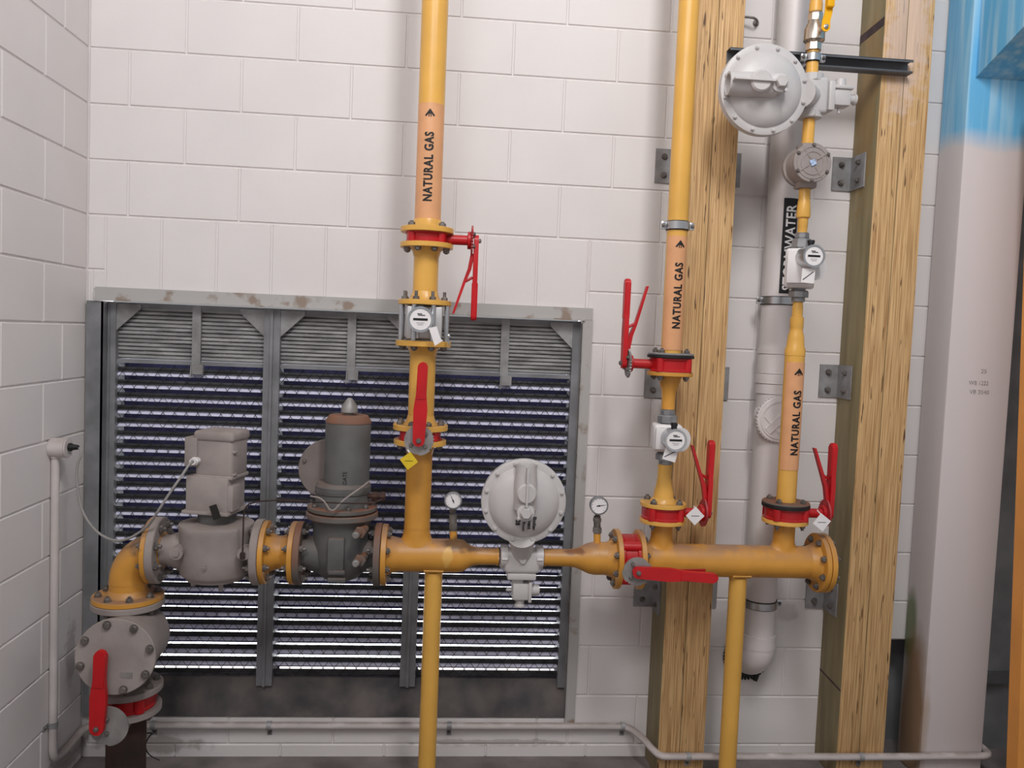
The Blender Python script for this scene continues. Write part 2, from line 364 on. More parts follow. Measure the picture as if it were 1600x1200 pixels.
def wall_back():
    b = B(); xr = 3.5
    for (a, c, d, e) in [q for r in cut([(-.2, 3.5, -.1, 6.2)], OPEN) for q in cut([r], REC)]: b.box2((a, .005, d), (c, .2, e))
    rects = []
    for j in range(-17, 14):
        z0, z1 = J(j + 1), J(j)
        ph = .1436 if j % 2 == 0 else .3436
        if j == 3:
            xs = [.001, .066] + [.066 + .2 * k for k in range(1, 10)] + [1.87, 2.16, 2.56, 2.96, xr]
        else: xs = [.001] + [ph + .4 * k for k in range(0, 9) if .03 < ph + .4 * k < xr - .03] + [xr]
        for a, c in zip(xs, xs[1:]):
            if j == 3 and .066 <= a < 1.86: rects.append((a, c, 1.66, z1))
            elif j == 4: rects += [r for r in cut([(a, c, z0, z1)], (.066, 1.87, 1.66, 1.86))]
            else: rects.append((a, c, z0, z1))
    for r in [q for k in cut(rects, OPEN) for q in cut([k], REC)]: block(b.bm, *r, 0, lambda p, q, e: V((p, .005 - e, q)))
    o = b.out('wall_back', WALL, ang=12); top(o, None, None, kind='structure')
def wall_left():
    b = B(); b.box2((-.2, -7, -.1), (-.005, .2, 6.2))
    for j in range(-17, 14):
        ph = .19 if j % 2 else .32
        ys = [0] + [-(ph + .4 * k - .4) for k in range(18) if ph + .4 * k - .4 > .03] + [-7]
        if j % 2 == 0: ys = [0, -.12] + ys[1:] if False else ys
        ys = [0] + ([-.19] if j % 2 else []) + [-(v + .4 * k) for v in [(.59 if j % 2 else .3245)] for k in range(17)] + [-7]
        for a, c in zip(ys, ys[1:]): block(b.bm, -a, -c, J(j + 1), J(j), 0, lambda p, q, e: V((-.005 + e, -p, q)))
    o = b.out('wall_left', WALL, ang=12); top(o, None, None, kind='structure')
wall_back(); wall_left()
b = B(); b.box2((-.2, -7, -.12), (6.5, .2, 0)); o = b.out('floor', FLOOR); top(o, None, None, kind='structure')
b = B(); b.box2((-4, .25, -.2), (9, 9, -.1)); o = b.out('floor_outside', BLUSH); top(o, None, None, kind='structure')
# right-hand end behind the steel column: dark sheet wall with a stud
b = B(); b.box2((3.0, .14, -.05), (3.5, .199, .5)); b.box2((3.505, .06, 0), (6.5, .2, 6.2)); o = b.out('wall_right', CHAR); top(o, None, None, kind='structure')
b = B(); b.box2((3.515, .025, .62), (3.56, .058, 3.6)); b.box2((3.60, .03, .1), (3.63, .058, 3.6)); b.box2((3.50, .02, .30), (4.2, .058, .34)); o = b.out('trim_1', STRIP); top(o, None, None, kind='structure')

# ------------------------------------------------------------------ the louvred window
def louvre():
    W = bpy.data.objects.new('window_1', None); COL.objects.link(W); W.location = (.94, .05, .16); W['kind'] = 'structure'
    W['label'] = 'wide galvanised louvre with navy blades set in the white block wall'; 
    x0, x1, z0, z1 = OPEN
    # flashing lip round the opening
    b = B(); b.box2((.035, -.012, 1.742), (1.89, -.001, 1.787)); b.box2((.035, -.022, 1.738), (1.86, -.001, 1.744)); b.out('head_flashing', FLASH, W)
    b = B(); b.box2((1.852, -.012, .135), (1.892, -.001, 1.741)); b.box2((1.852, -.012, .16), (1.856, .10, 1.728)); b.out('side_flashing', FLASH, W)
    b = B(); b.box2((.006, -.012, .16), (.062, -.001, 1.735)); b.box2((.058, -.012, .16), (.062, .05, 1.735)); b.box2((.064, .035, .2), (.095, .05, 1.735)); b.out('side_flashing', LFRAME, W)
    # frame
    yf = .05; bays = [(.095, .640), (.700, 1.195), (1.255, 1.822)]
    for name, a, c in (('jamb', .078, .097), ('mullion', .640, .700), ('mullion', 1.195, 1.255), ('jamb', 1.822, 1.853)):
        b = B(); b.box2((a, yf - .025, .27), (c, yf + .12, 1.735))
        if name == 'mullion': b.box2(((a + c) / 2 - .005, yf - .034, .27), ((a + c) / 2 + .005, yf - .024, 1.73))
        b.out(name, LFRAME, W)
    # sloping sill
    b = B(); b.prism([(-.005, .162), (.17, .162), (.17, .30), (.05, .295), (.03, .235), (-.005, .165)], (.064, 0, 0), Y, Z, X, 1.79); b.out('sill', LDARK, W)
    # ribbed header, its straps and corner gussets
    n = 13
    for a, c in bays:
        b = B(); pts = []
        for k in range(n):
            zb = 1.525 + k * (1.72 - 1.525) / n; h = (1.72 - 1.525) / n
            pts += [(yf + .012, zb), (yf + .002, zb + h * .25), (yf + .002, zb + h * .8), (yf + .012, zb + h * .98)]
        pts += [(yf + .03, 1.72), (yf + .03, 1.525)]
        b.prism(pts, (a, 0, 0), Y, Z, X, c - a); b.out('header_panel', RIBS, W, ang=20)
        b = B(); b.box2((a - .005, yf - .012, 1.715), (c + .005, yf + .03, 1.735)); b.box2((a - .005, yf - .01, 1.508), (c + .005, yf + .03, 1.522)); b.out('header_rail', LFRAME, W)
        xm = (a + c) / 2 + .02
        b = B(); b.box2((xm - .016, yf - .014, 1.51), (xm + .016, yf, 1.735)); b.box2((xm - .01, yf - .03, 1.475), (xm + .03, yf - .01, 1.512)); b.tube([(xm - .012, yf - .03, 1.51), (xm - .014, yf - .034, 1.46)], .003, 8); b.out('strap', GALVD, W)
    for x, s in ((.095, 1), (.640, -1), (.70, 1), (1.195, -1), (1.255, 1), (1.822, -1)):
        b = B(); b.prism([(0, 0), (s * .09, 0), (s * .09, -.015), (.0, -.10)], (x, yf - .020, 1.728), X, Z, Y, .005); b.out('gusset', GALVD, W)
    # blades
    P = .0486; N_ = 25; zb = .308
    for a, c in bays:
        fr, bk, lp, wr = B(), B(), B(), B()
        for k in range(N_):
            t = zb + P * (k + 1)                       # top of the pitch
            # front plane: pale lip above, charcoal blade below it
            fr.prism([(.0, t - .0485), (.004, t - .0485), (.006, t - .030), (.002, t - .030)], (a, yf, 0), Y, Z, X, c - a)
            fr.prism([(-.004, t - .0385), (.002, t - .0385), (.002, t - .0372), (-.004, t - .0372)], (a, yf, 0), Y, Z, X, c - a)
            lp.prism([(-.004, t - .0125), (.009, t), (.011, t), (-.002, t - .013)], (a, yf, 0), Y, Z, X, c - a)
            lp.prism([(-.004, t - .0135), (-.002, t - .0135), (-.002, t - .0125), (-.004, t - .0125)], (a, yf, 0), Y, Z, X, c - a)
            # rear plane: navy blade; daylight shows under it from above
            if k == N_ - 1: bk.prism([(.073, t - .0005), (.076, t - .0005), (.070, t + .05), (.067, t + .05)], (a, yf, 0), Y, Z, X, c - a)  # extra blade hidden behind the header, added to block sun from the lips
            bk.prism([(.073, t - .0488), (.076, t - .0488), (.070, t - .013), (.067, t - .013)], (a, yf, 0), Y, Z, X, c - a)
        fr.out('front_blades', BLADE2, W); bk.out('rear_blades', BLADE, W); lp.out('blade_lips', LIP, W)
        # diamond bird mesh
        dw, dh = .043, .060; zt, z_ = 1.515, .305; r = .0010; sl = dh / dw
        for sgn in (1, -1):
            k0 = int(-(zt - z_) / dh) - 2; k1 = int((c - a) / dw) + 2 + int((zt - z_) / dh)
            for k in range(k0, k1):
                xs = a + k * dw                                   # where this wire meets the bottom edge
                p = []
                if sgn == 1: xa, xb = max(a, xs), min(c, xs + (zt - z_) / sl); za, zc = z_ + (xa - xs) * sl, z_ + (xb - xs) * sl
                else: xa, xb = max(a, xs - (zt - z_) / sl), min(c, xs); za, zc = z_ + (xs - xa) * sl, z_ + (xs - xb) * sl
                if xb - xa > .004: wr.tube([(xa, yf - .006, za), (xb, yf - .006, zc)], r, 4)
        wr.out('wire_mesh', WIRE, W)
louvre()

# ------------------------------------------------------------------ timber posts with angle brackets
def post(x0, x1, yf, label):
    xm = (x0 + x1) / 2 - .006; b = B(); b.box2((x0, yf, 0), (xm - .0006, -.001, 3.3), bev=.0022); b.box2((xm + .0006, yf, 0), (x1, -.001, 3.3), bev=.0022); o = b.out('timber_post', LVLF)
    o.data.materials.append(LVLS)
    for p in o.data.polygons:
        if abs(p.normal.x) > .8: p.material_index = 1
    if x0 > 2.5:
        for (pa, pb, th) in (((1349, 64), (1384, 32), .016), ((1284, 1045), (1316, 1080), .004)):
            za, zb2 = at(*pa, -.002).z, at(*pb, yf).z; b = B()
            b.prism([(-.003, za - th), (yf + .003, zb2 - th), (yf + .003, zb2 + th), (-.003, za + th)], (x0 - .0006, 0, 0), Y, Z, X, .0016); b.out('scarf_joint', mat('dark timber joint', (74, 56, 58), .8, var=.2, scale=30), o)
    return top(o, label, 'post', 'laminated timber posts on the block wall')
PF = -.185
post(2.187, 2.366, PF, 'laminated timber post standing behind the middle gas riser')
post(2.893, 3.082, PF, 'laminated timber post beside the white steel column')
def bracket(x, side, z, label):
    "an angle: one leg on the wall, one on the post; side -1 left of the post"
    g = 'galvanised angle brackets on the timber posts'
    t = thing('angle_bracket', label, 'bracket', (x, -.01, z - .065), g)
    b = B(); xa = x + side * .001; b.box2((xa, -.007, z - .065), (xa + side * .078, -.001, z + .065)); b.box2((xa, -.115, z - .065), (xa + side * .005, -.001, z + .065)); b.out('angle_plate', GALVD, t)
    for dz in (-.035, .035):
        bolt(t, (x + side * .045, -.007, z + dz), -Y, .9, .006); bolt(t, (x + side * .006, -.07, z + dz), X * side, .8, .004)
for z, w_ in ((at(1040, 260, 0).z, 'upper'), (at(1018, 595, 0).z, 'middle'), (at(1005, 922, 0).z, 'lowest')):
    bracket(2.187, -1, z, w_ + ' galvanised angle bracket on the left side of the middle timber post')
    bracket(2.366, 1, z, w_ + ' galvanised angle bracket on the right side of the middle timber post')
for z, w_ in ((at(1322, 273, 0).z, 'upper'), (at(1293, 595, 0).z, 'middle'), (at(1295, 925, 0).z, 'lowest')):
    bracket(2.893, -1, z, w_ + ' galvanised angle bracket on the left side of the right timber post')

# ------------------------------------------------------------------ steel column, rafter, orange column
ct = thing('steel_column', 'white steel column painted blue at the top, right of the timber posts', 'column', (3.365, -.09, 0))
b = B(); b.box2((3.236, -.178, 0), (3.492, -.012, 3.3), bev=.010); b.out('column_body', COLP, ct)
for (t_, px, py, L_) in (('25', 1533, 580, .022), ('WB 1222', 1514, 598, .078), ('VB 2040', 1515, 612, .078)):
    lettering(ct, t_, INK, flat_put(at(px, py, -.1785), X, Z, L_, .016), name='pencil_writing')
b = B(); b.prism([(-.179, 2.70), (-1.3, 3.14), (-1.3, 3.75), (-.179, 3.75)], (3.262, 0, 0), Y, Z, X, .22); o = b.out('steel_rafter', COLP)
top(o, 'blue steel rafter running out from the head of the white column', 'beam')
b = B(); b.prism([(3.508, 0), (3.8, 0), (3.8, 2.62), (3.392, 2.62)], (0, -.30, 0), X, Z, -Y, .06); o = b.out('orange_panel', ORANGE)
bmesh_ = None; top(o, 'orange painted steel panel at the right edge beside the white column', 'panel')

# ------------------------------------------------------------------ gas train
YG = -.33; ZM = .895; X1, X2, X3 = 1.252, 2.117, 2.566
def zf(px, py, r=.0): return at(px, py, YG - r).z
def xf(px, py, y=YG): return at(px, py, y).x
C1 = lambda z: V((X1, YG, z)); C2 = lambda z: V((X2, YG, z)); C3 = lambda z: V((X3, YG, z)); CM = lambda x: V((x, YG, ZM))
def hub(bd, c, axis, r, R, L=.03):
    "weld-neck fillet between pipe radius r and flange: c is the flange's pipe-side face"
    bd.lathe([(0, 0), (0, R), (L * .35, r + (R - r) * .45), (L, r + .0006), (L, 0)], c, axis, 32)
def flange_parts(t, c, axis, R, th, m, n=8, s=.9, stub=.004, bm=None, ph=None):
    "flange disc from mating face c growing along axis (towards its own pipe), bolt heads on that side"
    b = B(); b.disc(c, axis, R, th); b.out('flange', m, t)
    bolts(t, V(c) + V(axis) * th, axis, R * .80, n, s, stub, ph, bm)

def butterfly(label, C, A, S, pivot, end, yl, t=.042, R=.073, pr=1.0, neck=.150, plate=PLATE, body=RED, sc=1.0, lever_m=REDL, group='red lever butterfly valves'):
    A, S = V(A).normalized(), V(S).normalized(); C = V(C)
    pv, en = at(*pivot, yl), at(*end, yl); H = (en - pv); HL = H.length; H = (H - S * H.dot(S)).normalized(); Wd = S.cross(H)
    T = thing('butterfly_valve', label, 'valve', C, group)
    b = B(); b.lathe([(-t / 2, 0), (-t / 2, R), (-t * .36, R), (-t * .30, R * .95), (t * .30, R * .95), (t * .36, R), (t / 2, R), (t / 2, 0)], C, A, 40)
    u, v, _ = frame(A)
    for k in range(4):
        q = math.pi / 4 + k * math.pi / 2; d = u * math.cos(q) + v * math.sin(q); b.cyl(C + d * R * .93 - A * t * .49, C + d * R * .93 + A * t * .49, R * .20, n=14)
    b.cyl(C + S * R * .8, C + S * neck, .017 * sc, n=20)
    b.box(C + S * (R * .8 + neck) / 2, (1, 1, 1), Matrix((S * (neck - R * .8), A * .008, S.cross(A) * .042)).transposed()) if False else None
    b.disc(C + S * (neck - .012), S, .030 * sc, .012); b.out('valve_body', body, T)
    # notched plate
    pts = []
    for k in range(60):
        q = 2 * math.pi * k / 60; r = .051 * sc * pr
        if k < 22 and k % 2 and pr == 1: r *= .90
        if 30 <= k < 55: r *= .93
        pts.append((math.cos(q) * r, math.sin(q) * r))
    b = B(); b.prism(pts, C + S * neck + (Wd * -.026 if pr > 1 else Wd * 0), H, -Wd, S, .006); np_ = b.out('notch_plate', plate, T)
    for q in (.8, 2.3, -2.2): bolt(np_, C + S * (neck + .006) + (H * math.cos(q) - Wd * math.sin(q)) * .030 * sc, S, .55, .002)
    s0 = neck + .010; w0, w1 = .021 * sc, .0165 * sc; mid = HL * .52
    rnd = lambda cx, r, a0, a1, n=9: [(cx + math.cos(a0 + (a1 - a0) * k / n) * r, math.sin(a0 + (a1 - a0) * k / n) * r) for k in range(n + 1)]
    out1 = [(mid + .02, w1)] + [(mid * .75, w0 * 1.08)] + rnd(0, w0 * .92, math.pi / 2, 1.5 * math.pi) + [(mid * .75, -w0 * 1.08), (mid + .02, -w1)]
    b = B(); b.prism(out1, C + S * s0, H, Wd, S, .016 * sc); lv = b.out('lever', lever_m, T)
    out2 = rnd(HL - w1, w1, -math.pi / 2, math.pi / 2) + [(mid, w1 * 1.02), (mid, -w1 * 1.02)]
    b = B(); b.prism(out2, C + S * (s0 - .002), H, Wd, S, .0205 * sc); bmesh.ops.bevel(b.bm, geom=b.bm.edges[:], offset=.003, segments=2, affect='EDGES'); b.out('grip', lever_m, lv)
    b = B(); o = C + S * s0
    prof = [(.045, .004), (.10, -.006), (.14, -.022), (HL * .92, -.058), (HL * .92, -.066), (.135, -.031), (.095, -.018), (.045, -.010)]
    b.prism(prof, o - Wd * .010, H, S, Wd, .020); b.cyl(o + H * .14 - S * .025 - Wd * .004, o + H * .125 - Wd * .004, .005, n=10); b.out('trigger', body, T)
    bolt(T, C + S * (s0 + .016 * sc), S, .62, .002)
    return T

def spool(label, C, A, L, r, f0, f1, m, R=.09, th=.019, nb=8, grp='flanged yellow pipe spools', bs=.9, stub=.004, stub0=None):
    "flanged pipe piece from C along A; f0 / f1 say whether that end has a flange"
    C, A = V(C), V(A); T = thing('pipe_spool', label, 'pipe', C, grp)
    b = B(); b.cyl(C + A * .002, C + A * (L - .002), r, n=40)
    if f0: hub(b, C + A * th, A, r, r * 1.32)
    if f1: hub(b, C + A * (L - th), -A, r, r * 1.32)
    b.out('pipe', m, T)
    if f0: flange_parts(T, C, A, R, th, m, nb, bs, stub if stub0 is None else stub0)
    if f1: flange_parts(T, C + A * L, -A, R, th, m, nb, bs, stub)
    return T
def gas_label(t, cx, r, zl0, zl1, zt0, zt1, za, H=.032, shift=0.0):
    "peach label sleeve with the words and the flow arrow"
    b = B(); b.arc((cx, YG, 0), Z, r + .0006, zl0, zl1, -1.25, 1.25, -Y); b.out('pipe_label', LABEL, t)
    lettering(t, 'NATURAL GAS', BLK, cyl_put(cx, YG, r + .0026, zt0, zt1 - zt0, H, shift), bold=.034, spacing=1.14, slices=8)
    bm = bmesh.new()   # arrow head with a split tail
    a = [(0, .5), (.5, -.35), (.33, -.42), (.14, -.1), (.14, -.5), (.05, -.5), (.05, -.14), (-.05, -.14), (-.05, -.5), (-.14, -.5), (-.14, -.1), (-.33, -.42), (-.5, -.35)]
    bm.faces.new([bm.verts.new((p[0], p[1], 0)) for p in a]); bmesh.ops.triangulate(bm, faces=bm.faces[:])
    for k in range(1, 8): bmesh.ops.bisect_plane(bm, geom=bm.verts[:] + bm.edges[:] + bm.faces[:], plane_co=(-.5 + k / 8, 0, 0), plane_no=(1, 0, 0))
    off = root_loc(t)
    for v in bm.verts:
        q = v.co.x * .033 / r + shift; v.co = V((cx + math.sin(q) * (r + .0026), YG - math.cos(q) * (r + .0026), za + v.co.y * .027)) - off
    me = bpy.data.meshes.new('flow_arrow'); bm.to_mesh(me); bm.free(); link('flow_arrow', me, BLK, t)

# ---- left riser (top to bottom)
r1 = .0445; Rf = .090
z1b = zf(667, 359.5, Rf); z2 = zf(667, 376, Rf); z2b = zf(666, 384, Rf)
t = thing('gas_pipe', 'thick yellow gas pipe with natural gas label, leftmost riser above the aluminium meter', 'pipe', C1(z1b), 'yellow gas riser pipes')
b = B(); b.cyl(C1(z1b + .002), C1(3.25), r1, n=48); hub(b, C1(z1b + .018), Z, r1, r1 * 1.35); b.out('pipe', YEL, t); flange_parts(t, C1(z1b), Z, Rf, .018, YEL, 4, 1)
gas_label(t, X1, r1, zf(668, 345, r1), zf(676, 160, r1), zf(668, 314, r1), zf(673, 206, r1), zf(674, 176, r1), shift=-.06)
butterfly('red butterfly valve with lever hanging down beside the tall left riser', C1((z1b + z2) / 2), Z, X, (744, 368), (746, 493), YG, t=z1b - z2 - .001, plate=REDD, body=RED)
z3a, z3b = zf(662, 467.5, .098), zf(662, 475.5, .098)
spool('short yellow spool between the upper red valve and the aluminium meter', C1(z2), -Z, z2 - z3b, .0425, 1, 1, YEL, R=Rf, th=.017, nb=8, stub=.018, stub0=.003)
# aluminium rotary meter between its flanges
z4a = zf(660, 533, .098)
def rotary_meter():
    zt, zl = z3b, z4a; zc = (zt + zl) / 2; h = zt - zl
    T = thing('gas_meter', 'aluminium rotary gas meter with tie rods on the left riser', 'meter', C1(zl), 'rotary gas meters')
    b = B(); b.box(C1(zc), (.125, .125, h - .006), None, .012); b.box(C1(zc) + V((-.035, -.052, 0)), (.042, .04, h - .012), None, .004); b.box(C1(zc) + V((.04, -.052, 0)), (.042, .04, h - .012), None, .004); b.out('meter_body', ALU, T)
    for k in range(8):
        q = math.pi / 8 + k * math.pi / 4; p = C1(0) + V((math.cos(q) * .083, math.sin(q) * .083, 0)); b = B(); b.cyl((p.x, p.y, zl + .001), (p.x, p.y, zt - .001), .0085, n=14); b.out('tie_rod', ZINC, T)
    dial(T, at(657, 499, -.455), .038, .10, -.36, ring=True)
    b = B(); c = at(678, 526, -.46); b.prism([(-.018, .028), (.008, .034), (.022, -.006), (.004, -.03)], c, X, Z, -Y, .0015); b.prism([(.022, -.006), (.004, -.03), (.03, -.012)], c, X, Z, -Y, .0012); b.out('paper_seal', PAPER, T)
    b = B(); b.box(at(657, 480, -.43), (.02, .03, .014)); b.out('dial_cap', BLACK, T)
    p = C1(zl) + V((.085, -.075, .02)); b = B(); b.lathe([(0, 0), (.004, .006), (.010, .006), (.014, 0)], p, -Y, 12); b.cyl(p + V((0, 0, -.03)), p, .0025, n=8); b.out('seal_wire', ZINC, T)
def dial(T, c, r, depth, yback, ring=False, n=-Y):
    "register: round case towards the room with a printed white face"
    c = V(c); n = V(n); L = abs(c.y - yback)
    b = B(); b.cyl(c - n * L, c - n * .002, r * 1.06, n=36); b.ring(c - n * .012, n, r * .93, r * 1.12, .014, 36); dc = b.out('register_case', ZINC, T)
    b = B(); b.disc(c - n * .006, n, r * .92, .006, 36, .0004); fc = b.out('dial_face', PAPER, dc)
    u = X if abs(n.x) < .5 else Y
    u = (u - n * u.dot(n)).normalized(); v = Z
    b = B(); b.box(c + n * .0006 + v * .0 * r, (r * 1.25, .001, r * .20)); b.box(c + n * .0006 + v * .48 * r - u * .08 * r, (r * .42, .001, r * .07)); b.box(c + n * .0006 + v * .36 * r + u * .08 * r, (r * .62, .001, r * .07))
    b.box(c + n * .0006 - v * .3 * r, (r * .7, .0008, r * .018)); b.box(c + n * .0006 - v * .45 * r, (r * .5, .0008, r * .018)); b.out('counter', BLK, dc)
rotary_meter()
z5a, z5b = zf(657, 676, Rf), zf(657, 691.5, Rf)
spool('yellow spool carrying the aluminium meter above the front lever valve', C1(z4a), -Z, z4a - z5a, r1, 1, 1, YEL, R=.094, th=.019, nb=8)
butterfly('red butterfly valve with upright lever facing the room on the left riser', C1((z5a + z5b) / 2), Z, -Y, (651, 692), (658, 569), -.50, t=z5a - z5b - .001, R=.074)
def tag(label, cat, c, m, sz, rot=.0, name='valve_tag', print_=True, string=None):
    c = V(c); T = thing(name, label, cat, c, None)
    u = X * math.cos(rot) + Z * math.sin(rot); v = -X * math.sin(rot) + Z * math.cos(rot)
    b = B(); b.prism([(0, sz), (sz, 0), (0, -sz), (-sz, 0)], c, u, v, -Y, .0016); b.out('card', m, T)
    if print_: b = B(); b.box(c - Y * .002, (sz * .9, .0006, sz * .05), None); b.out('print', BLK, T)
    if string: b = B(); b.tube([c + v * sz * .8, V(string)], .0022, 6); b.out('tie', PAPER, T)
tag('yellow diamond tag hanging from the front lever valve on the left riser', 'tag', at(639, 720, -.50), YTAG, .030, -.12, string=at(637, 703, -.49))
# ---- left tee with reducer: one welded pipe
def tee_left():
    x0 = xf(597, 868); x1 = xf(779, 870); T = thing('gas_tee', 'dusty yellow tee pipe where the left riser meets the main gas line', 'pipe', V((X1, YG, ZM)), 'dusty yellow main gas line')
    rm = .0575; b = B()
    xr0, xr1 = xf(712, 870), xf(748, 870)
    b.lathe([(0, 0), (0, rm), (xr0 - x0, rm), (xr0 - x0 + (xr1 - xr0) * .3, rm * .95), (xr1 - x0 - (xr1 - xr0) * .3, .034), (xr1 - x0, .030), (x1 - x0, .029), (x1 - x0, 0)], CM(x0), X, 48)
    b.ring(CM(x1 - .008), X, .02, .0315, .007); hub(b, CM(x0 + .018), X, rm, rm * 1.25, .04)
    zt = z5b; b.cyl((X1, YG, ZM), (X1, YG, zt - .002), r1, n=48); b.saddle(X1, rm, r1, h=.045)
    b.ring(C1(ZM + .098), Z, r1 * .9, r1 * 1.02, .003); hub(b, C1(zt - .018), -Z, r1, r1 * 1.3); 
    b.ring(CM(xf(711, 870)), X, rm * .9, rm * 1.015, .003)
    b.cyl(V((xf(709, 840), YG, ZM + .05)), at(708, 828, YG), .0125, n=20); b.out('tee_pipe', YELD, T)
    flange_parts(T, C1(zt), -Z, Rf, .018, YEL, 8); flange_parts(T, CM(x0), X, .105, .018, YELD, 8)
    b = B(); b.cyl(at(708, 829, YG), at(708, 803, YG), .0135, n=16); b.hexa(at(708, 826, YG), Z, .0155, .02); b.out('nipple', BOLT, T)
    # scuffed writing in marker on the top of the reducer, unreadable
tee_left()
def support(x, z, label, r=.031):
    T = thing('pipe_support', label, 'support post', (x, YG, 0), 'yellow pipe support posts'); b = B(); b.cyl((x, YG, .012), (x, YG, z - .058), r, n=36); b.out('post_pipe', YEL, T)
    b = B(); b.box((x, YG, .006), (.12, .12, .012)); b.out('base_plate', YEL, T)
    b = B(); b.arc((x, YG, z), X, .0582, -.034, .034, -.75, .75, -Z, th=.004); b.out('saddle', YEL, T)
support(1.315, ZM, 'yellow support post standing under the left tee of the main line')
support(2.406, ZM, 'yellow support post standing under the right manifold pipe')
def gauge(label, px, py, yb, zb, needle, r=.029):
    c = at(px, py, YG - .02); T = thing('pressure_gauge', label, 'gauge', V((c.x, YG, zb)), 'small pressure gauges')
    b = B(); b.lathe([(0, 0), (0, r * .9), (.006, r * 1.02), (.022, r * 1.02), (.024, r * 1.05), (.027, r * 1.05), (.028, r * .9), (.024, r * .88), (.024, 0)], c + Y * .022, -Y, 36); g = b.out('gauge_case', GALV, T)
    b = B(); b.disc(c - Y * .0025, -Y, r * .885, .0012, 32, .0003); b.out('dial_face', PAPER, g)
    b = B(); q = needle; d = X * math.cos(q) + Z * math.sin(q); e = Y.cross(d)
    b.prism([(-.3 * r, .06 * r), (.72 * r, .015 * r), (.72 * r, -.015 * r), (-.3 * r, -.06 * r)], c - Y * .0042, d, e, -Y, .0006); b.disc(c - Y * .0042, -Y, r * .1, .001, 16, .0001)
    for k in range(11):
        a = math.radians(225 - 27 * k); dd = X * math.cos(a) + Z * math.sin(a); b.tube([c - Y * .0042 + dd * r * .7, c - Y * .0042 + dd * r * .8], .0006, 4)
    b.out('needle', BLK, g)
    b = B(); b.cyl((c.x, YG, zb + .001), (c.x, YG - .004, c.z - r * .95), .0085, n=16); b.hexa((c.x, YG, zb + .006), Z, .013, .016); b.out('stem', BOLT, T)
gauge('small pressure gauge on the left tee below the left riser', 708, 782, 0, at(708, 803, YG).z, 2.0)
